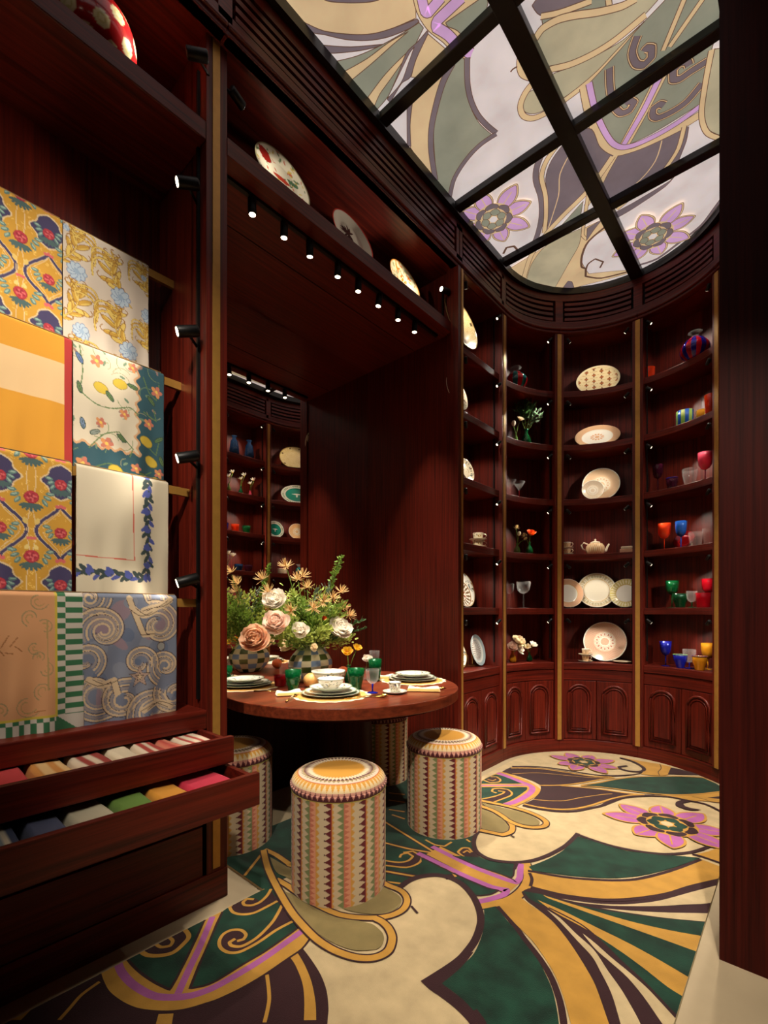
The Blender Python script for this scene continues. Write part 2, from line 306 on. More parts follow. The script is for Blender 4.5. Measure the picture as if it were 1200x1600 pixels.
RUG_ART=[
 ('f','b',0,[-1259,990,-1189,975,-1118,954,-1057,925,-1007,888,-982,863,-858,740,-1421,58,-1816,16,-1702,261,-1676,496,-1540,543,-1305,690]),
 ('f','y',0,[-1256,936,-1213,927,-1140,898,-1084,862,-1029,817,-1004,840,-1050,876,-1118,917,-1190,947,-1248,964]),
 ('s','y',11,[-1244,842,-1198,817,-1160,793,-1131,767,-1105,740]),
 ('s','y',11,[-1603,484,-1589,433,-1562,397,-1537,364]),
 ('f','y',0,[-1667,327,-1657,347,-1616,293,-1647,265]),
 ('f','y',0,[-1350,556,-1321,585,-1220,525,-1257,492]),
 ('f','y',0,[-1651,497,-1599,490,-1537,488,-1469,501,-1421,518,-1385,539,-1341,574,-1308,613,-1285,659,-1271,692,-1256,759,-1249,837,-1250,927,-1254,987,-1269,1041,-1343,1047,-1449,1074,-1586,1118,-1640,1102,-1633,914,-1635,839,-1644,576]),
 ('f','g',0,[-1644,576,-1594,577,-1531,584,-1468,597,-1412,614,-1453,661,-1535,742,-1635,839]),
 ('f','g',0,[-1372,657,-1348,692,-1339,729,-1338,809,-1334,894,-1340,993,-1345,1041,-1449,1074,-1579,1113,-1627,1124,-1633,1097,-1645,994,-1633,914,-1630,907,-1548,823,-1465,743]),
 ('s','b',9,[-1644,576,-1594,577,-1531,584,-1468,597,-1412,614,-1453,661,-1535,742,-1635,839]),
 ('s','b',9,[-1630,907,-1548,823,-1465,743,-1372,657,-1348,692,-1339,729,-1338,809,-1334,894,-1340,993,-1345,1041,-1449,1074,-1579,1113]),
 ('f','b',0,[-1347,1043,-1497,1088,-1597,1098,-1535,1082,-1473,1071]),
 ('s','y',42,[-1390,632,-1449,692,-1516,760,-1615,853]),
 ('s','l',22,[-1379,624,-1449,692,-1516,760,-1631,867]),
 ('s','l',24,[-1645,549,-1593,543,-1529,546,-1465,559,-1417,577,-1377,608,-1346,643,-1328,681,-1319,718,-1312,793,-1310,877,-1316,976,-1320,1043]),
 ('s','b',8,[-1651,497,-1599,490,-1537,488,-1469,501,-1421,518,-1385,539,-1341,574,-1308,613,-1285,659,-1271,692,-1256,759,-1249,837,-1250,927,-1251,986,-1270,1036]),
 ('f','b',0,[-1494,1080,-1392,1053,-1400,987,-1392,909,-1393,842,-1417,813,-1457,805,-1492,818,-1514,846,-1514,878,-1489,900,-1454,899,-1434,878,-1412,898,-1416,949]),
 ('s','y',12,[-1387,1049,-1393,982,-1387,905,-1393,842,-1417,813,-1457,805,-1492,818,-1514,846,-1511,876,-1486,898,-1452,897,-1438,878,-1447,859]),
 ('s','y',12,[-1494,1080,-1444,1007,-1417,940,-1409,897,-1414,855,-1441,835,-1461,838,-1462,861]),
 ('f','b',0,[-1617,1111,-1532,1085,-1533,1027,-1536,978,-1563,945,-1598,931,-1636,943,-1645,994,-1613,1032,-1577,1035,-1588,1075]),
 ('s','y',12,[-1529,1083,-1530,1025,-1536,978,-1563,945,-1598,931,-1636,939,-1639,950]),
 ('s','y',12,[-1615,1113,-1588,1075,-1574,1033,-1581,1001,-1603,984,-1623,989,-1631,1011,-1607,1028]),
 ('f','b',0,[-1646,620,-1606,625,-1575,649,-1554,686,-1566,730,-1590,759,-1628,768,-1651,761]),
 ('s','y',16,[-1643,619,-1609,626,-1578,650,-1557,687,-1570,728,-1591,758,-1631,765,-1653,759]),
 ('s','y',12,[-1647,666,-1612,672,-1596,696,-1611,711,-1638,710,-1653,690]),
 ('f','g',0,[-1934,1086,-1945,1110,-1905,1263,-1858,1235,-1706,1167,-1622,1123,-1630,1095,-1793,1083]),
 ('s','b',18,[-1891,1261,-1840,1183,-1781,1093]),
 ('s','y',12,[-1891,1261,-1840,1183,-1781,1093]),
 ('s','y',8,[-1955,1107,-1934,1086]),
 ('f','g',0,[-2111,1445,-2092,1639,-1993,2229,-1962,2452,-1777,2351,-1369,2031,-1227,2112,-1212,2036,-1168,1950,-1097,1899,-1021,1916,-956,1953,-918,1853,-918,1732,-954,1642,-972,1632,-1027,1664,-1091,1667,-1155,1641,-1203,1592,-1228,1514,-1224,1476,-1282,1454,-1331,1334,-1519,1223,-1782,1250,-1893,1263]),
 ('s','b',26,[-1919,2191,-1828,2238]),
 ('s','y',12,[-1919,2191,-1828,2238]),
 ('s','b',26,[-1846,2108,-1753,2146]),
 ('s','y',12,[-1846,2108,-1753,2146]),
 ('s','b',26,[-1758,2008,-1670,2044]),
 ('s','y',12,[-1758,2008,-1670,2044]),
 ('s','b',26,[-1700,1968,-1613,1974]),
 ('s','y',12,[-1700,1968,-1613,1974]),
 ('s','b',26,[-1678,1877,-1465,1832,-1314,1800,-1237,1783]),
 ('s','y',12,[-1678,1877,-1465,1832,-1314,1800,-1237,1783]),
 ('s','b',26,[-1524,1704,-1392,1740,-1291,1782,-1237,1783]),
 ('s','y',12,[-1524,1704,-1392,1740,-1291,1782,-1237,1783]),
 ('s','b',30,[-1357,1518,-1227,1577]),
 ('s','y',12,[-1357,1518,-1227,1577]),
 ('s','y',10,[-1305,1460,-1239,1496]),
 ('f','b',0,[-1402,1590,-1355,1613,-1336,1658,-1343,1697,-1397,1687,-1383,1652,-1397,1687,-1377,1734,-1317,1730,-1274,1686,-1293,1617,-1376,1560]),
 ('s','y',11,[-1415,1582,-1355,1613,-1331,1653,-1338,1698,-1373,1705,-1388,1676,-1376,1649]),
 ('s','y',11,[-1388,1553,-1302,1605,-1283,1675,-1308,1728,-1367,1733,-1393,1694]),
 ('f','b',0,[-1202,1648,-1206,1677,-1190,1716,-1147,1714,-1096,1686,-1116,1644,-1159,1670,-1179,1652]),
 ('s','y',11,[-1198,1643,-1208,1679,-1190,1716,-1148,1716,-1098,1689]),
 ('s','y',9,[-1187,1645,-1182,1679,-1150,1675]),
 ('s','y',11,[-1388,1862,-1323,1853,-1281,1873,-1279,1929]),
 ('f','b',0,[-1201,1862,-1214,1910,-1187,1938,-1160,1938,-1095,1885,-1151,1851]),
 ('s','y',11,[-1154,1913,-1185,1935,-1208,1915,-1204,1869,-1151,1851,-1093,1888]),
 ('s','y',9,[-1182,1880,-1179,1911,-1156,1902]),
 ('s','y',11,[-1239,2001,-1211,1990]),
 ('s','b',118,[-1298,1805,-1068,1784,-876,1776]),
 ('s','y',104,[-1298,1805,-1068,1784,-876,1776]),
 ('s','b',52,[-924,1990,-867,1899,-844,1812,-845,1727,-866,1661,-921,1585]),
 ('s','y',40,[-924,1990,-867,1899,-844,1812,-845,1727,-866,1661,-921,1585]),
 ('s','l',27,[-1325,1830,-1244,1820,-1081,1806,-944,1811,-887,1819,-891,1862,-937,1970]),
 ('s','l',27,[-1339,1735,-1198,1727,-1062,1721,-943,1726,-891,1749,-885,1711,-913,1645,-938,1603]),
 ('f','g',0,[-1202,1823,-1101,1895,-1048,1888,-956,1953,-921,1867,-920,1843,-1060,1825,-1145,1828]),
 ('f','g',0,[-1121,1712,-1051,1703,-962,1707,-916,1722,-928,1673,-967,1628,-1011,1663]),
 ('f','g',0,[-1300,1708,-1166,1705,-1119,1697,-1196,1605]),
 ('s','b',8,[-1204,1826,-1143,1825,-1059,1823,-919,1840,-920,1864,-957,1952]),
 ('s','b',8,[-1304,1713,-1166,1705,-1050,1701,-961,1705,-916,1722,-928,1673,-967,1628]),
 ('f','g',0,[-815,1175,-809,1273,-807,1348,-830,1439,-861,1510,-900,1579,-873,1622,-802,1575,-726,1532,-647,1472,-594,1422,-547,1367,-503,1291,-474,1228,-625,1093,-690,1152,-743,1169]),
 ('s','b',27,[-1228,1472,-1229,1536,-1208,1597,-1161,1649,-1099,1667,-1036,1655,-968,1616,-911,1562,-874,1510,-850,1453,-834,1393,-827,1311,-832,1253,-838,1199,-851,1158]),
 ('f','b',0,[-869,1140,-851,1227,-835,1314,-811,1354,-806,1267,-815,1175,-743,1169,-692,1156,-652,1139,-675,1111,-696,1119,-739,1129,-792,1133,-826,1133]),
 ('s','b',20,[-868,1626,-785,1579,-710,1525,-630,1470,-572,1417,-522,1352,-484,1282,-464,1236]),
 ('s','b',22,[-692,1156,-657,1140,-628,1115]),
 ('f','y',0,[-866,1634,-826,1737,-774,1717,-731,1705,-662,1671,-589,1612,-518,1542,-464,1480,-402,1382,-381,1348,-459,1279,-480,1312,-521,1375,-569,1436,-628,1490,-694,1539,-772,1578]),
 ('f','b',0,[-822,1824,-679,1875,-575,1927,-483,2016,-397,2141,-335,2268,-259,2411,-240,2382,-245,2183,-246,1469,-381,1348,-402,1382,-464,1480,-518,1542,-589,1612,-664,1675,-733,1709,-803,1737,-840,1773]),
 ('f','g',0,[-837,1782,-765,1815,-670,1832,-569,1868,-460,1922,-362,1980,-240,2060,-245,1841,-247,1520,-286,1541,-360,1598,-436,1643,-504,1689,-595,1737,-724,1748,-789,1750]),
 ('f','y',0,[-766,1811,-634,1835,-474,1868,-354,1908,-242,1959,-247,1852,-342,1844,-464,1831,-599,1817,-741,1805]),
 ('f','y',0,[-770,1766,-669,1766,-550,1754,-442,1744,-343,1726,-245,1701,-245,1606,-300,1619,-373,1654,-452,1685,-566,1718,-688,1736]),
 ('f','c',0,[-705,1835,-594,1894,-500,1971,-413,2079,-329,2229,-245,2378,-244,2227,-338,2113,-428,2020,-544,1920,-642,1858]),
 ('f','c',0,[-569,1878,-466,1947,-374,2017,-243,2128,-245,2061,-367,1981,-486,1917]),
 ('f','c',0,[-717,1731,-663,1717,-588,1671,-517,1632,-453,1566,-396,1510,-338,1439,-317,1405,-359,1368,-377,1404,-419,1481,-471,1549,-510,1595,-572,1638,-654,1695]),
 ('f','c',0,[-572,1688,-523,1667,-462,1633,-397,1602,-336,1567,-260,1508,-227,1486,-269,1449,-295,1477,-346,1532,-400,1578,-455,1608,-514,1639]),
 ('s','b',7,[-718,1748,-593,1733,-502,1685,-435,1639,-360,1594,-285,1538,-249,1511]),
 ('f','g',0,[-899,1969,-857,2106,-837,2247,-845,2399,-754,2403,-611,2409,-468,2491,-342,2567,-423,2381,-513,2221,-610,2110,-738,2020,-874,1951]),
 ('f','y',0,[-865,1936,-727,2008,-619,2076,-521,2176,-454,2284,-388,2426,-331,2551,-255,2536,-244,2424,-336,2274,-423,2129,-511,2014,-605,1928,-710,1872,-828,1837]),
 ('s','b',17,[-888,1937,-755,1991,-620,2080,-521,2176,-433,2332,-367,2483,-340,2552]),
 ('s','b',17,[-825,1830,-707,1864,-578,1938,-486,2027,-399,2150,-336,2274,-249,2420]),
 ('s','b',14,[-875,1924,-847,1886,-830,1833]),
 ('f','y',0,[-369,2581,-325,2659,-258,2818,-236,2574,-271,2577]),
 ('s','b',15,[-377,2580,-336,2585,-263,2573]),
 ('s','b',22,[-1243,2153,-1228,2075,-1193,1993,-1138,1930,-1076,1910,-1024,1921,-958,1965,-909,2030,-875,2120,-850,2243,-845,2338,-847,2433]),
 ('s','b',20,[-843,2419,-756,2410,-669,2413,-565,2443,-470,2497,-384,2597,-325,2729,-266,2908]),
 ('s','b',14,[-950,1958,-938,1909]),
 ('f','o',0,[-1825,1251,-1777,1253,-1694,1256,-1461,1312,-1331,1409,-1267,1427,-1197,1425,-1162,1403,-1148,1357,-1157,1312,-1198,1268,-1288,1222,-1459,1208,-1617,1205,-1699,1197]),
 ('f','o',0,[-1610,1150,-1533,1114,-1441,1090,-1350,1074,-1268,1066,-1193,1071,-1138,1084,-1101,1103,-1061,1146,-1059,1172,-1073,1200,-1098,1220,-1137,1229,-1161,1229,-1257,1192,-1418,1173,-1530,1144,-1551,1139]),
 ('s','b',36,[-1901,1273,-1818,1281,-1710,1274,-1704,1270,-1465,1352,-1327,1444,-1268,1448,-1204,1454,-1152,1425,-1127,1370,-1139,1309,-1183,1252,-1285,1186,-1446,1164,-1577,1169,-1654,1166]),
 ('s','y',24,[-1901,1273,-1818,1281,-1710,1274,-1704,1270,-1465,1352,-1327,1444,-1268,1448,-1204,1454,-1152,1425,-1127,1370,-1139,1309,-1183,1252,-1285,1186,-1446,1164,-1577,1169,-1654,1166]),
 ('s','b',38,[-1900,1267,-1776,1202,-1666,1156,-1521,1105,-1419,1074,-1328,1056,-1243,1045,-1169,1049,-1115,1063,-1078,1080,-1046,1107,-1028,1142,-1029,1179,-1057,1225,-1098,1253,-1137,1263,-1174,1260]),
 ('s','y',26,[-1900,1267,-1776,1202,-1666,1156,-1521,1105,-1419,1074,-1328,1056,-1243,1045,-1169,1049,-1115,1063,-1078,1080,-1046,1107,-1028,1142,-1029,1179,-1057,1225,-1098,1253,-1137,1263,-1174,1260]),
 ('s','b',9,[-1116,1405,-1072,1388]),
 ('f','b',0,[-1569,3001,-1558,3166,-1420,3258,-1250,3316,-1111,3340,-1011,3355,-957,3404,-1003,3328,-1086,3163,-1167,3041,-1266,2946,-1330,2983,-1465,3010]),
 ('f','b',0,[-1258,2935,-1160,3022,-941,3123,-828,3166,-752,3204,-848,3017,-879,2917,-916,2843,-965,2722,-1028,2646,-1136,2607,-1216,2595,-1200,2692,-1224,2847]),
 ('s','b',16,[-1571,3160,-1430,3280,-1259,3342,-1120,3366,-1023,3396,-964,3430,-888,3526]),
 ('s','y',16,[-1560,3121,-1413,3241,-1241,3294,-1107,3327,-1014,3366,-960,3415]),
 ('s','y',6,[-1498,3013,-1374,3152,-1217,3231,-1094,3287,-1009,3349]),
 ('s','y',7,[-1199,2689,-1125,2732,-1053,2795,-998,2904,-916,3042,-871,3098]),
 ('s','b',20,[-1209,2567,-1125,2582,-1030,2620,-954,2690,-900,2793,-864,2869,-847,2929,-804,3077,-742,3183,-668,3249]),
 ('s','y',17,[-1214,2591,-1135,2602,-1039,2645,-965,2722,-912,2831,-881,2925,-848,3017,-790,3139,-720,3218]),
 ('s','y',14,[-1264,2934,-1163,3031,-1083,3153,-1000,3318,-944,3407]),
 ('s','y',14,[-1160,3022,-1057,3078,-943,3130,-855,3153,-750,3195]),
 ('f','y',0,[-1032,3918,-927,3916,-781,3933,-704,3923,-678,3741,-726,3656,-826,3603,-838,3728,-935,3859]),
 ('f','b',0,[-700,3902,-628,3901,-509,3865,-688,3727]),
 ('f','y',0,[-693,3230,-522,3384,-357,3599,-335,3382,-435,3344,-490,3284,-563,3293]),
 ('f','b',0,[-423,3418,-349,3527,-342,3454]),
 ('s','b',5,[-778,3935,-749,3838,-748,3735,-723,3659]),
 ('s','b',5,[-493,3377,-434,3377,-390,3364,-337,3401]),
 ('f','g',0,[-1063,3114,-981,3257,-932,3365,-848,3499,-742,3609,-606,3728,-494,3801,-366,3695,-359,3624,-476,3453,-598,3331,-729,3259,-841,3218,-956,3175]),
 ('s','b',17,[-1063,3114,-982,3261,-934,3371,-850,3507,-744,3618,-608,3740,-496,3813,-367,3706]),
 ('s','b',17,[-1060,3106,-955,3169,-840,3213,-727,3251,-596,3322,-475,3445,-358,3616]),
 ('s','y',12,[-1063,3114,-982,3261,-934,3371,-850,3507,-744,3618,-608,3740,-496,3813,-367,3706]),
 ('s','y',12,[-1060,3106,-955,3169,-840,3213,-727,3251,-596,3322,-475,3445,-358,3616]),
 ('f','y',0,[-1584,2974,-1566,3004,-1455,2991,-1347,2955,-1266,2903,-1229,2865,-1208,2771,-1212,2660,-1234,2509,-1320,2492,-1414,2458,-1507,2593,-1585,2742,-1586,2902]),
 ('f','g',0,[-1538,2647,-1313,2849,-1294,2807,-1289,2676,-1296,2564,-1311,2500,-1358,2484,-1431,2464]),
 ('f','g',0,[-1568,2699,-1360,2887,-1430,2907,-1505,2932,-1574,2926,-1588,2832,-1580,2734]),
 ('s','l',38,[-1581,2962,-1477,2939,-1378,2909,-1309,2888,-1275,2848,-1256,2772,-1255,2664,-1268,2564,-1294,2495]),
 ('s','y',30,[-1552,2671,-1327,2880]),
 ('s','l',17,[-1552,2671,-1327,2880]),
 ('f','b',0,[-1579,2787,-1576,2869,-1529,2871,-1500,2831,-1533,2763]),
 ('s','y',13,[-1586,2772,-1531,2760,-1493,2804,-1503,2855,-1550,2887,-1579,2861]),
 ('s','y',9,[-1571,2802,-1532,2803,-1528,2840]),
 ('f','b',0,[-1422,2472,-1398,2557,-1377,2641,-1391,2696,-1455,2663,-1438,2701,-1375,2722,-1342,2684,-1344,2563,-1356,2494]),
 ('s','y',13,[-1438,2475,-1399,2560,-1379,2644,-1385,2684,-1420,2666]),
 ('s','y',13,[-1358,2484,-1342,2560,-1327,2648,-1343,2698,-1386,2729,-1435,2709,-1461,2674,-1445,2633,-1411,2629]),
 ('f','o',0,[-1374,2365,-1307,2355,-1210,2321,-1153,2272,-1121,2218,-1137,2181,-1194,2152,-1249,2150]),
 ('f','o',0,[-1420,2443,-1309,2452,-1172,2475,-1089,2456,-1042,2421,-1036,2377,-1068,2349,-1124,2335,-1211,2359,-1328,2392]),
 ('s','b',38,[-1410,2391,-1304,2386,-1202,2341,-1137,2287,-1108,2218,-1125,2158,-1236,2127]),
 ('s','y',27,[-1410,2391,-1304,2386,-1202,2341,-1137,2287,-1108,2218,-1125,2158,-1236,2127]),
 ('s','b',38,[-1448,2455,-1299,2491,-1157,2503,-1063,2479,-1014,2438,-1011,2380,-1058,2328,-1133,2315,-1199,2336]),
 ('s','y',27,[-1448,2455,-1299,2491,-1157,2503,-1063,2479,-1014,2438,-1011,2380,-1058,2328,-1133,2315,-1199,2336]),
 ('s','b',9,[-1093,2181,-1067,2175]),
 ('s','b',24,[-1042,3899,-944,3868,-860,3784,-833,3718,-850,3650,-911,3618,-966,3628,-984,3667,-947,3731]),
 ('s','b',12,[-828,3641,-863,3562,-940,3465,-1024,3398]),
 ('f','b',0,[-486,3292,-529,3286,-550,3215,-541,3159,-505,3138,-459,3140,-421,3189,-464,3174,-499,3181,-516,3221,-501,3250]),
 ('s','b',17,[-864,2866,-841,2992,-782,3107,-690,3216,-589,3281,-507,3290,-429,3299,-374,3269,-329,3224]),
 ('F',20,285,[-530,2849]),
 ('F',5,235,[-1211,3597]),
]
CEILING_ART=[
 ('f','T',0,[-1638,1028,-1664,1222,-1664,1325,-1622,1404,-1540,1494,-1465,1558,-1378,1607,-1281,1647,-1146,1467]),
 ('f','P',0,[-1545,1314,-1534,1341,-1510,1369,-1460,1417,-1407,1462,-1368,1488,-1339,1498]),
 ('f','P',0,[-1664,1325,-1622,1404,-1540,1494,-1465,1558,-1378,1607,-1279,1652,-1277,1666,-1325,1657,-1418,1616,-1501,1560,-1572,1491,-1632,1413,-1665,1372]),
 ('f','P',0,[-1664,1438,-1574,1527,-1455,1620,-1493,1603,-1567,1556,-1665,1479]),
 ('f','S',0,[-1664,1522,-1581,1570,-1481,1611,-1378,1644,-1280,1669,-1277,1697,-1390,1738,-1473,1758,-1581,1801,-1671,1810]),
 ('f','T',0,[-1666,1576,-1550,1611,-1433,1632,-1336,1662,-1417,1652,-1543,1641,-1667,1625]),
 ('f','T',0,[-1662,1735,-1544,1719,-1452,1717,-1345,1722,-1442,1737,-1522,1751,-1607,1765,-1667,1789]),
 ('f','P',0,[-1270,1716,-1328,1720,-1395,1719,-1493,1765,-1595,1809,-1593,1831,-1493,1802,-1442,1810,-1376,1770,-1274,1728]),
 ('f','W',0,[-1593,1806,-1482,1765,-1383,1729,-1351,1725,-1417,1760,-1496,1799]),
 ('f','T',0,[-1219,1551,-1251,1591,-1268,1649,-1266,1723,-1241,1802,-1228,1876,-1196,1953,-1137,1899,-1115,1862,-1015,1802,-990,1756]),
 ('s','L',38,[-1219,1606,-1236,1652,-1226,1668,-1154,1664]),
 ('s','L',40,[-1087,1723,-1217,1717,-1233,1733,-1208,1792,-1192,1875,-1164,1929]),
 ('f','S',0,[-1013,1783,-1191,1748,-1191,1767,-1167,1809,-1154,1884,-1108,1885,-1016,1816]),
 ('f','T',0,[-1274,1728,-1232,1882,-1359,1903,-1439,1812,-1376,1770]),
 ('f','T',0,[-1466,1876,-1261,1874,-1252,1901,-1349,1942,-1463,2018,-1540,2097,-1596,2180,-1668,2320,-1662,2089,-1586,1988,-1508,1909]),
 ('f','P',0,[-1518,1878,-1466,1876,-1517,1916,-1586,1988,-1655,2082,-1667,2062]),
 ('f','S',0,[-1257,1903,-1311,1928,-1389,1978,-1461,2043,-1539,2141,-1631,2292,-1672,2369,-1671,2489,-1617,2428,-1521,2371,-1416,2332,-1338,2329,-1279,2328,-1299,2237,-1295,2145,-1272,2061,-1235,1989,-1203,1944,-1210,1887]),
 ('s','P',26,[-1254,1899,-1334,1935,-1423,2000,-1511,2080,-1589,2186,-1673,2347]),
 ('s','P',22,[-1189,1926,-1243,2016,-1273,2097,-1284,2186,-1274,2268,-1256,2338]),
 ('s','P',20,[-1258,2342,-1342,2335,-1425,2347,-1517,2379,-1597,2425,-1671,2500]),
 ('f','O',0,[-912,2083,-874,2071,-813,2080,-748,2116,-666,2173,-583,2220,-515,2229,-438,2287,-535,2317,-633,2316,-733,2305,-831,2274,-913,2220,-985,2195,-1009,2154,-998,2118,-981,2101]),
 ('f','O',0,[-914,2265,-814,2305,-714,2331,-616,2348,-541,2340,-595,2361,-676,2380,-765,2406,-852,2411,-916,2408,-990,2406,-1056,2382,-1089,2340,-1081,2294,-1041,2264,-990,2274]),
 ('f','S',0,[-862,2019,-801,2052,-714,2092,-668,2102,-619,2146,-627,2175,-681,2143,-743,2104,-808,2068,-868,2045]),
 ('f','P',0,[-875,1949,-862,2006,-799,2045,-734,2076,-678,2103,-659,2105,-844,1940]),
 ('s','T',20,[-862,2011,-801,2050,-735,2081,-675,2107]),
 ('s','T',20,[-619,2146,-624,2176]),
 ('s','T',26,[-985,2085,-913,2071,-874,2058,-810,2073,-745,2110,-664,2167,-581,2214,-528,2227]),
 ('s','T',26,[-512,2316,-635,2324,-735,2312,-834,2281,-919,2235,-984,2220,-1019,2175,-1020,2137,-1003,2101,-985,2085]),
 ('s','T',26,[-909,2422,-984,2423,-1065,2402,-1103,2355,-1095,2297,-1050,2256,-993,2239,-923,2244]),
 ('s','T',22,[-519,2348,-651,2384,-738,2409,-826,2420,-909,2422]),
 ('s','K',7,[-1026,2119,-1048,2115,-1061,2119]),
 ('f','S',0,[-799,2430,-643,2382,-542,2344,-440,2316,-403,2294,-272,2400,-271,2555,-312,2665,-371,2844,-390,2910,-481,2915,-617,2914,-722,2895,-767,2866,-794,2746,-796,2604,-779,2438]),
 ('s','T',18,[-373,2365,-484,2518]),
 ('s','T',18,[-310,2416,-458,2521]),
 ('s','T',52,[-481,2590,-616,2746,-750,2886]),
 ('s','L',27,[-519,2629,-616,2746,-757,2885]),
 ('s','T',42,[-813,2425,-836,2569,-840,2725,-821,2839,-779,2912,-715,2957,-595,2978,-491,2977,-395,2972]),
 ('s','L',27,[-790,2424,-808,2574,-807,2713,-793,2821,-758,2887,-692,2922,-588,2940,-485,2940,-395,2924]),
 ('s','T',40,[-694,2423,-718,2519,-728,2617,-711,2684,-673,2699,-645,2675,-660,2646,-682,2654]),
 ('s','P',26,[-694,2423,-718,2519,-728,2617,-711,2684,-673,2699,-645,2675,-660,2646,-682,2654]),
 ('s','T',40,[-337,2707,-398,2704,-447,2706,-473,2687,-466,2643,-434,2631,-407,2646,-404,2671]),
 ('s','P',26,[-337,2707,-398,2704,-447,2706,-473,2687,-466,2643,-434,2631,-407,2646,-404,2671]),
 ('s','T',40,[-367,2803,-438,2849,-504,2856,-568,2842,-588,2809,-577,2771,-547,2770,-532,2792]),
 ('s','P',26,[-367,2803,-438,2849,-504,2856,-568,2842,-588,2809,-577,2771,-547,2770,-532,2792]),
 ('s','T',40,[-559,2373,-594,2427,-592,2490,-566,2521,-531,2510,-522,2470,-540,2452,-552,2460]),
 ('s','P',26,[-559,2373,-594,2427,-592,2490,-566,2521,-531,2510,-522,2470,-540,2452,-552,2460]),
 ('f','O',0,[-307,2668,-347,2808,-382,2955,-381,3084,-327,3184,-277,2695]),
 ('s','T',22,[-312,2664,-353,2802,-389,2949,-395,3041,-379,3126,-329,3206]),
 ('f','P',0,[-926,2609,-855,2663,-853,2787,-829,2868,-789,2924,-686,2966,-574,2988,-502,2997,-455,3003,-481,3091,-554,3228,-656,3236,-780,3218,-888,3231,-921,3239,-927,2842]),
 ('s','T',20,[-473,2986,-520,3104,-585,3179,-648,3227,-792,3267,-901,3309]),
 ('s','T',6,[-581,2992,-636,3102,-734,3177,-888,3231]),
 ('s','T',26,[-799,2910,-868,2979,-924,3042,-1042,3144]),
 ('f','P',0,[-913,3324,-805,3323,-657,3310,-594,3303,-554,3228,-547,3267,-627,3331,-817,3371,-912,3379]),
 ('f','T',0,[-1666,3325,-1491,3308,-1366,3299,-1114,3317,-983,3329,-999,3530,-991,3997,-1231,3924,-1507,3802,-1660,3504]),
 ('f','P',0,[-970,2630,-1085,2688,-1162,2781,-1204,2920,-1268,3074,-1314,3174,-1207,3128,-994,3017,-983,3213,-944,3199,-945,2826]),
 ('s','P',30,[-1068,2578,-1160,2660,-1210,2752,-1237,2891,-1295,3033,-1376,3156,-1458,3247]),
 ('s','T',24,[-977,2600,-1105,2669,-1176,2755,-1211,2899,-1273,3053,-1337,3173]),
 ('s','T',6,[-983,2715,-1084,2809,-1150,2953,-1314,3174]),
 ('s','T',30,[-814,2905,-990,3035,-1182,3117,-1334,3194,-1491,3308,-1634,3492]),
 ('f','S',0,[-1044,3094,-1107,3218,-1320,3243,-1206,3181]),
 ('s','T',18,[-990,3035,-1062,3191,-1141,3366,-1131,3432]),
 ('f','P',0,[-991,3322,-1098,3332,-1140,3443,-1057,3368]),
 ('f','O',0,[-1127,3306,-1188,3438,-1302,3562,-1492,3765,-1635,3539,-1533,3400,-1389,3298,-1247,3290]),
 ('f','W',0,[-1238,3685,-1221,3572,-1127,3454,-1032,3426,-974,3442,-973,3968,-1098,3878,-1236,3789]),
 ('s','K',16,[-970,3392,-1127,3454,-1210,3560,-1252,3673,-1234,3716]),
 ('s','K',16,[-1232,3709,-1264,3799,-1177,3906,-975,3977]),
 ('s','K',13,[-1151,3781,-1113,3732,-1148,3661,-1207,3680,-1246,3746]),
 ('s','K',16,[-1639,3156,-1594,3118,-1547,3141,-1548,3216,-1591,3265]),
 ('f','P',0,[-1444,3808,-1387,3760,-1367,3791,-1382,3888]),
 ('s','P',14,[-375,3664,-422,3724,-506,3825,-620,3885,-796,3968,-913,3950]),
 ('F',10,250,[-1542,2830]),
 ('F',0,250,[-774,3701]),
]
# ------------------------------------------------------------------ the setting
STONE=mat('beige_stone',(176,158,128),.55,noise=.07,nscale=5,bump=.1,bscale=60)
struct(MB().box(-2.9,3.2,-2.6,4.9,-.06,0).build('floor',STONE),'pale beige stone floor around the patterned rug')
PLASTER=mat('dark_ceiling_paint',(30,18,15),.7,noise=.05)
struct(MB().box(-2.9,3.2,-2.6,4.9,ZC+.06,ZC+.12).build('ceiling',PLASTER))
struct(MB().box(-2.66,-2.6,-2.6,4.9,0,ZC+.06).build('wall_left',W_SHADE))
struct(MB().box(-2.6,3.2,4.78,4.84,0,ZC+.06).build('wall_back',W_SHADE))
struct(MB().box(3.1,3.16,-2.6,4.78,0,ZC+.06).build('wall_far',W_SHADE))
struct(MB().box(-2.6,3.1,-2.6,-2.54,0,ZC+.06).build('wall_behind',W_SHADE))
struct(MB().box(XR-.012,3.1,1.885,2.6,0,ZC+.05).build('wall_right',W_SHADE),'shade-darkened wood wall end framing the right of the alcove')
struct(MB().box(XR,3.1,-2.54,1.885,ZTOP,ZC+.05).build('trim_1',W_SHADE))
def seg_line(x,y0,y1,sg): return lambda t,d,z:(x-sg*d,y0+(y1-y0)*t,z)
def seg_arc(a0,a1): return lambda t,d,z:(AX+(RAD+d)*math.sin(a0+(a1-a0)*t),YC+(RAD+d)*math.cos(a0+(a1-a0)*t),z)
BAYS=[('A',seg_line(XW,2.655,YC,1)),('B',seg_arc(-PI/2,-PI/4)),('C',seg_arc(-PI/4,0)),('D',seg_arc(0,PI/4)),('E',seg_arc(PI/4,PI/2)),('F',seg_line(XR,YC,2.655,-1))]
BP=dict(BAYS)
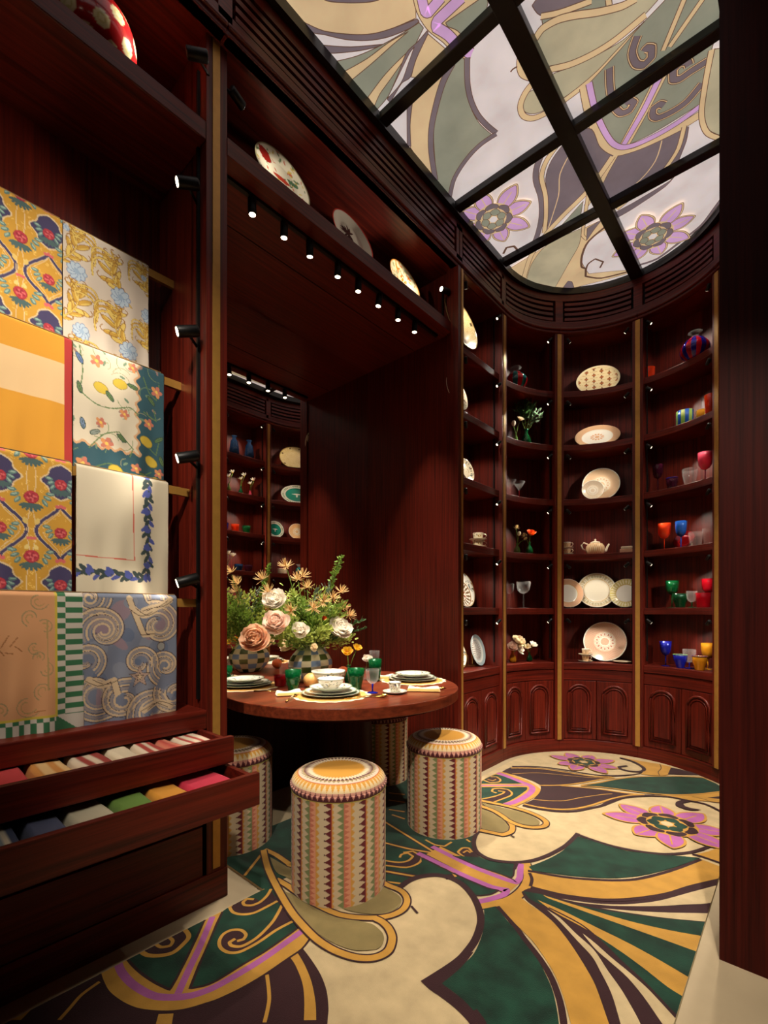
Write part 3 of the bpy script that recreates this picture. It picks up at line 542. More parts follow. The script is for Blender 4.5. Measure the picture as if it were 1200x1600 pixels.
# ---- frieze with louvred panels and cornice moulding, one length per bay
lengths=[('over the linen cabinet',seg_line(XW,-1.2,.955,1),1),('over the dining niche',seg_line(XW,.955,2.645,1),1)]+[('over the %s'%n,p,10) for n,p in zip(('left plate cabinet','bottle and flower cabinet','teapot and platter cabinet','coloured goblet cabinet','tray cabinet','blue bottle cabinet'),[b[1] for b in BAYS])]+[('over the right wall end',seg_line(XR,2.645,-1.2,-1),1)]
for i,(where,P,n) in enumerate(lengths):
    L=(Vector(P(1,0,0))-Vector(P(0,0,0))).length; e=.03/L
    if i==1: n=1
    f=MB()
    f.bent(P,0,1,-.008,.03,ZF1-.03,ZF1+.03,n).bent(P,0,1,-.008,.03,ZF0-.01,ZF0+.035,n).bent(P,0,e,-.008,.03,ZF0,ZF1,2).bent(P,1-e,1,-.008,.03,ZF0,ZF1,2)
    fr=struct(f.build('trim_%d'%(i+2),W_H),'louvred mahogany frieze panel '+where)
    MB().bent(P,0,1,.028,.04,ZF0,ZF1,n).build('frieze_back',DARKGAP,fr)
    for k in range(4):
        z=ZF0+.048+k*.041
        MB().bent(P,e*1.6,1-e*1.6,-.002,.022,z,z+.022,n).build('slat',W_H,fr)
    c=MB(); c.bent(P,0,1,-.022,.03,ZTOP,ZTOP+.022,n).bent(P,0,1,-.034,.03,ZTOP+.022,ZTOP+.04,n).bent(P,0,1,-.018,.03,ZTOP+.04,ZF0-.01,n)
    c.build('cornice_moulding',W_H,fr,bevel=.006)
# ---- pilasters with brass inlay
def pilaster(i,P,t0,t1,z0,z1,g0,g1,d0=-.012,d1=.06,gz0=None):
    o=struct(MB().bent(P,t0,t1,d0,d1,z0,z1,3).build('trim_%d'%i,W_V),'upright mahogany post with inlaid brass strip')
    MB().bent(P,g0,g1,d0-.004,d0+.002,gz0 or z0,z1-.005,2).build('brass_inlay',BRASS,o)
AP=lambda t,d,z:(AX+(RAD+d)*math.sin(t),YC+(RAD+d)*math.cos(t),z)
wp=.037/RAD; wg=.0165/RAD
for k,a in enumerate((-PI/2,-PI/4,0,PI/4,PI/2)): pilaster(20+k,AP,a-wp,a+wp,.1,ZTOP,a-wg,a+wg)
pilaster(26,seg_line(XW,2.600,2.665,1),0,1,.1,ZTOP,.55,.85,d0=-.03)
pilaster(27,seg_line(XR,2.665,2.600,-1),0,1,.1,ZTOP,.3,.6)
o=struct(MB().box(-1.85,XL,.897,NY0,.0,ZTOP+.03).build('trim_28',W_V),'upright mahogany post with brass strip beside the linens')
MB().box(XL-.002,XL+.004,.922,.953,.13,ZTOP+.02).build('brass_inlay',BRASS,o)
# ---- backlit glass ceiling: bars, frame, panes
GX0,GX1=-1.663,-.262
gx=(GX0+GX1)/2; ga=(GX1-GX0)/2; GB=.745
def stadium(cx,a,b,yc,y0,n=28): return [(cx+a,y0)]+[(cx+a*math.cos(PI*i/n),yc+b*math.sin(PI*i/n)) for i in range(n+1)]+[(cx-a,y0)]
GL=stadium(gx,ga,GB,YC,-.55)
CKEY=['W','T','S','P','L','O','K']
CCOL=dict(W=(202,191,188),T=(198,170,130),S=(131,131,114),P=(108,95,99),L=(188,148,188),O=(166,156,128),K=(94,68,54))
CM=[mat('lit_glass_'+k,CCOL[k],.25,emit=CCOL[k],es=E_CEIL,noise=.13,nscale=5) for k in CKEY]
ceil=thing('stained_glass_ceiling','backlit stained glass ceiling with flowers, scrolls and black bars','ceiling light',(0,0,ZC))
ceil['kind']='structure'
clay=art_layers(CEILING_ART,('L','T','P','S','W'),'K',.0035)
bars=[-.27,.43,1.13,1.84,2.56,3.20]; bw=.072; XB0,XB1=-.992,-.905
ys=[-.55]+bars+[4.2]
for i in range(len(ys)-1):
    for (xa,xb) in ((GX0,XB0+.01),(XB1-.01,GX1)):
        rect=[(xa,ys[i]),(xb,ys[i]),(xb,ys[i+1]),(xa,ys[i+1])]; cv=clip(GL,rect)
        if len(cv)<3: continue
        mb=MB(); mb.add([(a,b,0) for a,b in cv],[tuple(range(len(cv)))[::-1]],0)
        mb.add([(a,b,.012) for a,b in cv],[tuple(range(len(cv)))],0)
        art_mesh(mb,clay,cv,0,-.00006,CKEY)
        mb.build('pane',CM,ceil,recalc=False)
for y in bars:
    hw=ga-.004 if y<YC else ga*math.sqrt(max(0,1-((y-YC)/GB)**2))
    MB().box(gx-hw,gx+hw,y-bw/2+.012,y+bw/2,-.055,-.012).build('cross_bar',BLACKFR,ceil,bevel=.004)
MB().box(XB0,XB1,-.55,YC+GB-.01,-.06,-.013).build('centre_bar',BLACKFR,ceil,bevel=.004)
fr=MB(); outer=stadium(AX,RAD+.01,RAD+.02,YC,-.55); inner=GL
n=len(inner); vs=[(a,b,-.055) for a,b in inner]+[(a,b,-.055) for a,b in outer]+[(a,b,.015) for a,b in inner]+[(a,b,.015) for a,b in outer]; fs=[]
for i in range(n-1):
    fs+=[(i,i+1,n+i+1,n+i),(i,2*n+i,2*n+i+1,i+1),(n+i,n+i+1,3*n+i+1,3*n+i)]
fr.add(vs,fs); fr.build('frame',BLACKFR,ceil)
# ---- rug
RKEY=['c','b','g','y','o','l']
RCOL=dict(c=(190,168,128),b=(50,23,27),g=(17,52,38),y=(184,136,56),o=(126,110,68),l=(166,90,152))
RM=[mat('wool_'+k,RCOL[k],.95,spec=.15,noise=.13 if k!='g' else .45,nscale=14,bump=.5,bscale=350,sheen=.25) for k in RKEY]
rug=thing('patterned_rug','cream, green, gold and plum wool rug with giant scrolls and lilac flowers','rug',(0,0,.002))
RO=stadium(-.948,.688,.735,YC,-.9); TONG=[(-2.085,1.09),(-1.636,1.09),(-1.636,2.52),(-2.085,2.52)]
rlay=art_layers(RUG_ART,('l','y','b','g','c'))
mb=MB()
for k,cv in enumerate((RO,TONG)):
    art_mesh(mb,[('c' if k==0 else 'g',[cv])],cv,.011,.0002,RKEY); art_mesh(mb,rlay,cv,.0112,.00004,RKEY)
mb.build('pile',RM,rug,recalc=False)
eb=MB()
for cv in (RO,TONG):
    n=len(cv); eb.add([(a,b,0) for a,b in cv]+[(a,b,.0112) for a,b in cv],[(i,(i+1)%n,n+(i+1)%n,n+i) for i in range(n) if not(cv is TONG and i==1)])
eb.build('edge',mat('wool_edge',(186,168,130),.95,noise=.1),rug)
# ------------------------------------------------------------------ spot lamps
LENS2=mat('small_lens',(255,240,215),.3,emit=(255,236,205),es=2.5)
def lamp(pos,target,label,group,power,cone=70,size=.012,mount=None,scale=1,blend=.6,lit=True,bright=True):
    pos=Vector(pos); dr=(Vector(target)-pos).normalized()
    t=thing('spotlight',label,'spotlight',pos,0,group)
    q=dr.to_track_quat('-Z','Y').to_matrix().to_4x4()
    def head():
        return MB().lathe([(.017,-.03),(.0185,-.027),(.0185,.035),(.015,.04)],16).mesh('head',BLACK)
    h=link('head',shared('lamphead',head),t); h.matrix_basis=q@Matrix.Scale(scale,4)
    ln=link('lens',shared('lamplens%s%s'%(lit,bright),lambda:MB().lathe([(.0,-.031),(.0145,-.031),(.0145,-.0305)],16,cap=False).mesh('lens',(LENS if bright else LENS2) if lit else STEEL)),t); ln.matrix_basis=q@Matrix.Scale(scale,4)
    if mount is not None:
        m=Vector(mount)-pos; b=-dr*-.0
        MB().tube([(0,0,0),m*.6,m],.005*scale,6).build('arm',BLACK,t,recalc=False)
    if power:
        l=bpy.data.lights.new('spot','SPOT'); l.energy=power; l.color=WARM; l.spot_size=math.radians(cone); l.spot_blend=blend; l.shadow_soft_size=size
        lo=bpy.data.objects.new('spot_beam',l); COL.objects.link(lo); lo.parent=t; lo.matrix_basis=Matrix.Translation(dr*.036*scale)@q
    return t
# ------------------------------------------------------------------ display cabinets
CN=dict(A='left plate cabinet',B='bottle and flower cabinet',C='teapot and platter cabinet',D='coloured goblet cabinet',E='tray cabinet',F='blue bottle cabinet')
CL=dict(A='mahogany display cabinet of standing plates right of the niche',B='narrow curved mahogany cabinet holding bottles, vases and flowers',C='curved mahogany cabinet with teapot and cream platters at the back',D='curved mahogany cabinet of coloured goblets by the right wall',E='mahogany cabinet of oval trays seen in the mirror',F='mahogany cabinet with blue bottles seen in the mirror')
def arch_pts(P,t0,t1,z0,z1,L,n=12):
    hw=(t1-t0)/2; r=hw*L; tc=(t0+t1)/2; pts=[(t0,z0),(t0,z1-r)]
    pts+=[(tc-hw*math.cos(PI*i/n),z1-r+r*math.sin(PI*i/n)) for i in range(1,n)]
    return pts+[(t1,z1-r),(t1,z0)]
for key,P in BAYS:
    L=RAD*PI/4 if key in 'BCDE' else .618
    n=10 if key in 'BCDE' else 2
    cab=thing('display_cabinet',CL[key],'cabinet',(0,0,0),0,'curved run of display cabinets')
    e=.037/L; i0,i1=e,1-e
    MB().bent(P,0,1,DEP,DEP+.02,.0,ZF0,n).build('back_panel',W_V,cab)
    for a,b in ((.012/L,e),(1-e,1-.012/L)): MB().bent(P,a,b,.03,DEP,.1,ZTOP+.03,2).build('side_panel',W_V,cab)
    for z in ZS[1:]: MB().bent(P,i0,i1,.012,DEP-.001,z-.05,z,n).build('shelf',W_H,cab,bevel=.003)
    MB().bent(P,i0,i1,.004,DEP-.001,ZS[0]-.055,ZS[0],n).build('counter',W_H,cab,bevel=.004)
    MB().bent(P,i0,i1,.012,.1,.585,.672,n).build('drawer_front',W_H,cab,bevel=.003)
    MB().bent(P,i0,i1,.03,DEP,ZTOP,ZTOP+.04,n).build('top_panel',W_H,cab)
    MB().bent(P,0,1,-.004,.08,0,.1,n).build('plinth',W_H,cab,bevel=.003)
    for k in range(2):
        a=i0+(i1-i0)*k/2+.004; b=i0+(i1-i0)*(k+1)/2-.004
        dr=MB().bent(P,a,b,.012,.034,.104,.58,6).build('door',W_V,cab,bevel=.002)
        w=b-a
        for m,(mg,rr,d) in enumerate(((.16,.010,.009),(.25,.006,.009))):
            pts=arch_pts(P,a+w*mg,b-w*mg,.104+.055+m*.022,.58-.035-m*.022,L)
            MB().tube([P(t,d,z) for t,z in pts+pts[:1]],rr,6).build('moulding',W_V,dr,recalc=False)
        pts=arch_pts(P,a+w*.29,b-w*.29,.104+.09,.58-.07,L)
        vs=[P(t,.003,z) for t,z in pts]+[P(t,.014,z) for t,z in pts]; N=len(pts)
        MB().add(vs,[tuple(range(N))[::-1]]+[(i,(i+1)%N,N+(i+1)%N,N+i) for i in range(N)]).build('raised_panel',W_V,dr)
def on_shelf(key,px,dep):                        # point of a shelf seen in image column px, dep behind the front
    P=BP[key]; lo,hi=-.1,1.1
    for _ in range(40):
        m=(lo+hi)/2; q=P(m,dep,0)
        if column_of(q[0],q[1])<px: lo=m
        else: hi=m
    return P((lo+hi)/2,dep,0),(lo+hi)/2
# lamps on upright tracks beside the shelves
for key,P in BAYS:
    L=RAD*PI/4 if key in 'BCDE' else .618
    sides=dict(A=(0,1),B=(1,),C=(0,1),D=(0,1),E=(0,1),F=(0,1))[key]
    for s in sides:
        tt=1-.05/L if s else .05/L
        tr=MB().bent(P,tt-.004/L,tt+.004/L,.045,.055,.76,ZTOP-.03,1).build('light_track',BLACK)
        tag(tr,'thin black upright lamp track at the %s of the %s'%('right' if s else 'left',CN[key]),'lamp track','lamp tracks of the display cabinets')
        for k in range(6):
            zt=ZS[k+1]-.05 if k<5 else ZTOP
            pos=Vector(P(tt-(.03/L if s else -.03/L),-.005,zt-.055)); tgt=P(.5-(.1 if s else -.1),.13,ZS[k]+.07)
            lamp(pos,tgt,'small black spotlight on the %s side of the %s compartment, %s'%('right' if s else 'left',ORD[k],CN[key]),'spotlights of the display cabinets',P_BAY*dict(A=1.3,B=1.9,C=.75,D=1.15,E=.9,F=1.3)[key],cone=74,scale=.62,size=.008,bright=False,mount=P(tt,.045,zt-.06))
# ------------------------------------------------------------------ niche
struct(MB().box(XM-.03,-1.73,NY1,NY1+.03,0,3.0).build('wall_niche_right',W_V),'tall mahogany side panel of the dining niche')
struct(MB().box(XM-.03,-1.85,NY0-.03,NY0,0,ZTOP).build('wall_niche_left',W_SHADE))
struct(MB().box(XM-.03,XM-.002,NY0,NY1,0,.66).build('wall_niche_lower',W_SHADE))
sf=struct(MB().box(XM-.03,XL+.004,NY0,NY1,3.0,ZU).build('ceiling_niche',W_Y),'mahogany soffit and shelf over the dining niche')
MB().box(-2.05,-2.046,NY0+.01,NY1-.01,2.998,3.0005).build('joint',DARKGAP,sf)
struct(MB().box(-2.2,-2.16,-1.3,NY1+.05,ZU,ZF0).build('wall_upper',W_SHADE))
struct(MB().box(-2.16,XW+.02,-1.3,2.64,ZTOP,ZTOP+.04).build('ceiling_upper',W_Y))
struct(MB().box(-2.16,XW,NY1,NY1+.03,ZU,ZTOP).build('wall_upper_right',W_V))
MIR=mat('silvered_mirror',(235,228,220),.01,1,noise=.01)
mir=thing('wall_mirror','large mirror behind the flowers reflecting shelves and ceiling','mirror',(XM,(NY0+NY1)/2,.66))
MB().box(0,.006,NY0-(NY0+NY1)/2+.003,(NY1-NY0)/2-.003,0,2.335).build('glass',MIR,mir)
tag(MB().box(-1.828,-1.808,1.0,2.56,2.985,3.0).build('ceiling_track',BLACK),'black lamp track under the soffit of the dining niche','lamp track')
for k,px in enumerate((394,444,484,528,560,592,622,648)):
    y=onx(px,-1.818); tx=-1.88-.11*(k%3); ty=1.25+.16*k; tz=.74
    if k in (2,3,5): tx,ty,tz=-2.06,1.78+.05*(k-3),1.0
    lamp((-1.818,y,2.945),(tx,ty,tz),'glowing black track lamp under the niche soffit, %s from the linens'%('nearest','second','third','fourth','fifth','sixth','seventh','eighth')[k],'track lamps under the niche soffit',P_TABLE,cone=46,size=.015,mount=(-1.818,y,2.99),blend=.7)
# small lamps for the plates above the niche
lamp((-1.745,2.55,3.26),(-1.9,1.75,3.17),'small lit spotlight at the right end above the niche shelf','plate lamps above the niche',P_TOP*1.6,cone=60,mount=(-1.745,2.60,3.25))
lamp((-1.745,1.04,3.28),(-1.9,1.75,3.17),'small dark spotlight at the left end above the niche shelf','plate lamps above the niche',P_TOP*.55,cone=60,mount=(-1.745,.99,3.28))
tag(MB().box(-1.806,-1.794,2.602,2.612,3.1,3.34).build('light_track',BLACK),'short upright lamp track at the right end above the niche','lamp track')

for k,(y,q,pw,lb) in enumerate(((2.40,(-1.1,2.1,0),.55,'nearest the entrance'),(2.49,(-1.0,3.1,0),1.15,'middle one'),(2.57,(-1.05,3.6,0),.65,'nearest the cabinets'))):  # spots added out of sight to light the rug and apse floor
    lamp((XR-.034,y,3.22),q,'added unseen spotlight on the right wall end, '+lb,'added spotlights of the right wall end',P_RUG*pw,cone=52,size=.02,scale=.8,mount=(XR-.012,y,3.25),blend=.9)
# ------------------------------------------------------------------ linen cabinet
Y0=-1.2; XI=-2.16; YI=.897
lc=thing('linen_cabinet','tall mahogany cabinet with brass rails, open drawers and hanging tablecloths','cabinet',(0,0,0))
MB().box(XI-.02,XI,Y0,YI,0,ZU).build('back_panel',W_V,lc)
MB().box(XI,-1.86,YI,YI+.06,0,ZTOP).build('side_panel',W_V,lc)
MB().box(XI,XL,Y0,YI-.001,ZU-.075,ZU-.001).build('upper_shelf',W_Y,lc,bevel=.004)
MB().box(XI,XL+.005,Y0,YI-.001,.69,.765).build('ledge',W_Y,lc,bevel=.004)
MB().box(XI,XL-.004,Y0,YI-.001,0,.105).build('plinth',W_Y,lc)
MB().box(XL-.004,XL+.004,Y0,NY0,0,.115).build('base_board',W_Y,lc)
MB().box(-1.86,XL,YI,YI+.001,.1,.7).build('side_lining',W_SHADE,lc)
def drawer(x,z0,z1,h,out):
    f=MB().box(x-.022,x,Y0+.6,YI-.014,z0,z1).build('drawer',W_Y,lc,bevel=.002)
    if out:
        xb=XL-.28
        b=MB(); b.box(xb,x-.022,YI-.036,YI-.02,z0+.01,z1-.012).box(xb,x-.022,Y0+.62,Y0+.636,z0+.01,z1-.012).box(xb,x-.022,Y0+.636,YI-.036,z0+.01,z0+.02)
        b.build('drawer_box',W_Y,f)
    return f
drawer(-1.507,.612,.705,0,True); drawer(-1.345,.505,.612,0,True)
drawer(XL-.003,.315,.5,0,False); drawer(XL-.003,.115,.308,0,False)
RX=[-2.03,-1.96,-1.885,-1.807]; RZ=[2.563,2.10,1.637,1.183]
for x,z in zip(RX,RZ): MB().box(x-.008,x+.008,Y0,YI,z-.016,z+.016).build('rail',BRASS,lc)
tag(MB().box(-1.796,-1.784,YI-.012,YI-.001,.8,3.3).build('light_track',BLACK),'long black upright lamp track beside the hanging tablecloths','lamp track')
for k,(px,py,lab) in enumerate(((300,291,'above the top tablecloths'),(297,521,'beside the upper tablecloths'),(299,716,'beside the lemon tablecloth'),(299,908,'beside the white bordered tablecloth'))):
    z=(3.17-.02 if False else 1.15+(955-py)*1.80/728)
    lamp((-1.755,YI-.07,z),(-1.93,.30,z-.18),'black cylinder spotlight on the upright track '+lab,'spotlights of the linen cabinet',P_CLOTH*(1.6,1.5,.8,.3)[k],cone=110,size=.012,mount=(-1.79,YI-.012,z-.02),scale=1.15,blend=.9)
lamp((-1.70,YI-.06,3.25),(-1.86,.56,3.2),'dark-lensed black spotlight with added beam beside the red dotted bowl','spotlights of the linen cabinet',P_TOP*1.3,cone=60,mount=(-1.737,YI+.01,3.26),scale=1.1,lit=False)  # lens kept dark, yet an added beam lights the bowl
for k in range(5):     # unseen lamps added at the far end to light the cloths evenly
    z=.95+.47*k
    lamp((-1.755,-.55,z+.2),(-1.95,.35,z),'added unseen spotlight at the far end of the linen cabinet, %s of five'%ORD[k].replace('fifth','top'),'spotlights of the linen cabinet',P_CLOTH*1.6,cone=70,size=.015,scale=1.15,blend=.9)
# ---- tablecloths
def cloth(name,label,row,pl,pr,zbot,cv,wave=.006,ph=0,skew=0):
    X=RX[row]+.012; ya,yb=(onx(pl,X) if not isinstance(pl,float) else pl),onx(pr,X); zt=RZ[row]+.032
    U=cv.X/cv.w; V=cv.Y/cv.h; L=zt-zbot
    s=V*L; y=ya+(yb-ya)*U+skew*V*(U)
    z=zt-s; x=X+wave*V*np.sin(U*9+ph)+.006*V*np.sin(U*23+V*3+ph)*V+.0006*np.sin(V*17+U*5)
    roll=.017; k=np.clip(1-s/roll,0,1); x=x-.024*k**2; z=z+0*k
    t=thing(name,label,'tablecloth',(0,0,0),0,'tablecloths hung on brass rails')
    o=link('front',paint_mesh(name,np.stack([x,y,z],-1),cv.C,PRINT),t)
    b=MB().box(X-.036,X-.033,ya+.004,yb-.004,zt-L*.8,zt+.002).box(X-.036,X-.012,ya+.004,yb-.004,zt-.001,zt+.001)
    b.build('back_fold',mat('cloth_back_'+name,tuple(cv.C.reshape(-1,3).mean(0)),.9,noise=.05),t)
    m=o.modifiers.new('solid','SOLIDIFY'); m.thickness=.0016
    return t
RES=.0024
def ogee(w,h):
    c=Canvas(w,h,RES,(198,148,46)); navy=(62,54,92); lt=(214,190,150); teal=(88,124,118); red=(178,50,62); pink=(206,98,98)
    for i in range(int(w*h*2600)):
        x,y=rng.random()*w,rng.random()*h; c.line(arc(x,y,.004,rng.random()*6,rng.random()*6+2,5),.0016,(226,186,96))
    P=.163; Q=.318
    def fruit_(fx,fy,sc,lv=1):
        for a in np.linspace(.35,2.8,7): c.ell(fx+.020*sc*math.cos(a),fy+.020*sc+.010*sc*math.sin(a),.013*sc,.0045*sc,(70,96,96),a)
        for s in (-1,1):
            for k in range(3):
                c.ell(fx+s*(.030+.006*k)*sc*lv,fy+(.012-.014*k)*sc,.012*sc,.006*sc,teal,s*(.9-.5*k)); c.ell(fx+s*(.031+.006*k)*sc*lv,fy+(.011-.014*k)*sc,.008*sc,.0025*sc,(150,176,164),s*(.9-.5*k))
        c.ell(fx,fy,.0195*sc,.0185*sc,(140,30,46)); c.ell(fx,fy-.001,.018*sc,.017*sc,red)
        for q in range(14): c.ell(fx+.0125*sc*math.sqrt(q/14)*math.cos(q*2.4),fy+.012*sc*math.sqrt(q/14)*math.sin(q*2.4),.0032*sc,.0032*sc,pink if q%2 else (150,34,50))
    for gx_ in np.arange(-P,w+P,P):
        for gy_ in np.arange(-Q,h+Q,Q):
            bx=gx_+.115; by=gy_
            sh=lambda t:.047*math.sin(PI*t)**.75*(1+.16*math.sin(5*PI*t))
            for g_,cc in ((1.1,lt),(1,navy)):
                T=np.linspace(0,1,26); c.poly([(bx+g_*sh(t),by+.078+g_*.054*(2*t-1)) for t in T]+[(bx-g_*sh(t),by+.078+g_*.054*(2*t-1)) for t in T[::-1]],cc)
            for wd,cc in ((.0125,lt),(.009,navy)):
                for s in (-1,1):
                    c.line([(bx+s*(.003+.066*math.sin(PI*t)**1.5),by+.155+.165*t) for t in np.linspace(0,1,24)],wd,cc)
            for s in (-1,1): c.line([(bx+s*(.002+.05*math.sin(PI*t)**1.6),by+.165+.14*t) for t in np.linspace(0,1,18)],.0018,lt); c.line([(bx+s*(.081-.012*math.sin(2*PI*t)),by+Q*t) for t in np.linspace(0,1,20)],.0022,lt)
            fruit_(bx,by+.085,.92,.85); fruit_(bx,by+.238,.95); fruit_(gx_+.0335,by+.0,1.05,1.15); fruit_(gx_+.0335,by+.137,1.05,1.15)
            for q in (-1,0,1):
                c.ell(bx+.009*q,by+.006+.003*abs(q),.0065,.0055,pink); c.ell(bx+.009*q,by+.153+.003*abs(q),.0065,.0055,pink); c.ell(gx_+.0335+.008*q,by+.262,.005,.005,pink)
            for s in (-1,1):
                c.ell(gx_+.0335+s*.016,by+.21,.007,.010,(214,184,104),s*.5); c.ell(gx_+.0335+s*.012,by+.29,.006,.008,(222,196,120),-s*.5)
    return c
ya=.17
cloth('tablecloth','yellow tablecloth with navy ogee pattern and red berries, topmost left',0,ya,97,RZ[0]-.47,ogee(.32,.47))
cloth('tablecloth','yellow tablecloth with navy ogee pattern and red berries, below the orange one',2,ya,112,RZ[2]-.46,ogee(.31,.46),ph=2)
def acanthus():
    w,h=.31,.47; c=Canvas(w,h,RES,(206,192,176))
    g1,g2,g3=(196,152,56),(150,106,36),(218,188,96); bl=(150,172,196); bl2=(96,120,164)
    def leaf(x,y,s,fl):
        sp=[(x+fl*s*(.028*math.sin(t*3.6)-.05*t),y+s*.15*t) for t in np.linspace(0,1,15)]
        for i,(a,b) in enumerate(sp[:-1]):
            L=s*.052*(math.sin(PI*(i+1.5)/16)**.7); tg=math.atan2(sp[i+1][1]-b,sp[i+1][0]-a)
            if i%2: continue
            for sd in (-1,1):
                an=tg+PI-sd*(.75+.25*math.sin(i)); x1,y1=a+L*.5*math.cos(an),b+L*.5*math.sin(an)
                c.ell(x1,y1,L*.56,L*.19,g2,an); c.ell(x1,y1,L*.5,L*.145,g1 if (i//2+sd)%3 else g3,an); c.ell(x1+.1*L*math.cos(an+1),y1+.1*L*math.sin(an+1),L*.36,L*.05,g3,an)
                x2,y2=a+L*.98*math.cos(an),b+L*.98*math.sin(an); c.line(arc(x2+.2*L*math.cos(an+sd*1.5),y2+.2*L*math.sin(an+sd*1.5),.2*L,an-sd*1.6,an+sd*1.2,6),.0035*s,g2)
        c.line(sp,.006*s,g2); c.line(sp,.0035*s,g3)
        for k in range(3):
            q=[(x+fl*s*(.005+.07*math.sin(t*1.9)),y+s*(.012*k-.03*math.sin(t*3)+.05*t+.012*k*t)) for t in np.linspace(0,1,9)]; c.line(q,.0075*s,g2); c.line(q,.0055*s,g1 if k%2 else g3)
    def fl(x,y,r):
        for i in range(9):
            a=i*.7; c.ell(x+r*.55*math.cos(a),y+r*.5*math.sin(a),r*.5,r*.34,bl2,a); c.ell(x+r*.55*math.cos(a),y+r*.5*math.sin(a),r*.44,r*.29,(178,194,208),a)
        c.ell(x,y,r*.3,r*.25,bl)
    for (x,y,s,f) in ((.035,.02,1,1),(.175,.05,1.05,-1),(.29,.03,.8,-1),(.04,.21,1.05,1),(.19,.235,1.1,-1),(.3,.25,.8,-1),(.05,.40,1,1),(.21,.42,1,-1)): leaf(x,y,s,f)
    for (x,y,r) in ((.045,.165,.034),(.2,.185,.036),(.31,.21,.03),(.23,.375,.034),(.06,.37,.03),(.29,.07,.012),(.01,.03,.012)): fl(x,y,r)
    return c
cloth('tablecloth','white tablecloth with gold acanthus leaves and pale blue flowers',0,98,232,RZ[0]-.47,acanthus(),ph=1)
def stripes():
    w,h=.33,.45; c=Canvas(w,h,RES,(214,150,40)); c.where((c.Y>.1)&(c.Y<.235),(226,190,140)); c.where((c.X>w-.022)|(c.Y>h-.024),(172,44,40)); return c
cloth('tablecloth','orange and peach broad striped tablecloth with red border',1,ya,112,RZ[1]-.445,stripes(),ph=.5)
def lemons():
    w,h=.32,.46; c=Canvas(w,h,RES,(212,200,176)); teal=(44,84,96)
    e=w-.098; e2=h-.11
    wav=.006*np.sin(c.Y*150)+.004*np.sin(c.Y*61); wav2=.006*np.sin(c.X*150)
    m=(c.X>e+wav)|(c.Y>e2+wav2); c.where((c.X>e-.009+wav)|(c.Y>e2-.009+wav2),(206,160,116)); c.where(m,teal)
    gr=(96,124,74)
    for i in range(26):
        x,y=rng.random()*w,rng.random()*h; a=rng.random()*6; c.line(arc(x,y,.018+.02*rng.random(),a,a+2.2,9),.0022,(120,140,92) if i%2 else (150,150,110))
        c.ell(x,y,.010,.0045,(110,136,110) if i%3 else (150,120,110),a)
    for p in ([(.02,.02),(.03,.1),(.02,.17),(.07,.2),(.13,.2),(.19,.18),(.22,.2)],[(.05,.36),(.1,.3),(.15,.28),(.2,.33),(.19,.36)],[(.24,.05),(.26,.1),(.29,.12),(.3,.06)],[(.25,.3),(.29,.33),(.3,.28)],[(.06,.43),(.12,.4),(.2,.43),(.27,.4)],[(.24,.18),(.29,.2),(.28,.16)]): c.line([tuple(q) for q in smooth(p,False,6)],.004,gr)
    def lemon(x,y,a=0,s=1): c.ell(x,y,.026*s,.019*s,(150,130,40),a); c.ell(x,y,.024*s,.017*s,(206,178,58),a)
    def lf(x,y,a,col=gr): c.ell(x,y,.021,.009,(44,70,60),a); c.ell(x,y,.018,.006,col,a); c.line([(x-.018*math.cos(a),y-.018*math.sin(a)),(x+.018*math.cos(a),y+.018*math.sin(a))],.0016,(44,70,60))
    def flo(x,y,s=1):
        s=s*.8
        for i in range(5): c.ell(x+.012*s*math.cos(i*1.26),y+.012*s*math.sin(i*1.26),.012*s,.008*s,(214,146,92) if i%2 else (196,116,96),i*1.26)
        c.ell(x,y,.006*s,.006*s,(232,196,92))
    for q in ((.09,.14,.3),(.155,.105,0),(.27,.36,.6),(.14,.42,.2),(.25,.29,.4),(.29,.44,1)): lemon(*q)
    for q in ((.02,.16,1.3),(.12,.16,.9),(.03,.28,1.4,(110,130,160)),(.07,.3,-.5,(150,160,150)),(.16,.3,.6),(.2,.1,.2),(.3,.27,-.6),(.27,.13,.8),(.24,.42,.3),(.02,.06,1,(96,120,170)),(.31,.35,1.2),(.2,.44,-.4)): lf(*q)
    for q in ((.075,.05,1.2),(.09,.26),(.11,.33,1.2),(.17,.21),(.29,.09,1.2),(.26,.22,1.1),(.03,.42,1.3),(.21,.4),(.3,.4),(.2,.03)): flo(*q)
    return c
cloth('tablecloth','cream tablecloth with lemons, vines and a teal border',1,114,256,RZ[1]-.455,lemons(),ph=2.2)
def vine():
    w,h=.32,.46; c=Canvas(w,h,RES,(208,196,170)); red=(198,86,66); bl=(74,84,156); dk=(50,66,66)
    c.line([(.185,0),(.19,.31),(0,.305)],.0035,red)
    path=[(.235,.0),(.24,.36),(.225,.375),(0,.355)]
    def put(x,y,a,i):
        for s in (-1,1):
            b=a+s*.6; c.ell(x+.014*math.cos(b),y+.014*math.sin(b),.017,.0072,dk if (i+s)%3 else bl,b)
        if i%3==0:
            for s in (-.8,0,.8): c.ell(x-.008*math.cos(a+s),y-.008*math.sin(a+s),.012,.0065,bl,a+s)
    for i in range(17): put(.24+.003*math.sin(i*2),.01+i*.0215,PI/2+.3*math.sin(i*1.7),i)
    for i in range(11): put(.225-i*.0215,.37-.0015*i+.003*math.sin(i*2),PI+.3*math.sin(i*1.7),i)
    return c
cloth('tablecloth','plain ivory tablecloth with red line and blue leafy vine border',2,119,263,RZ[2]-.455,vine(),wave=.009,ph=3)
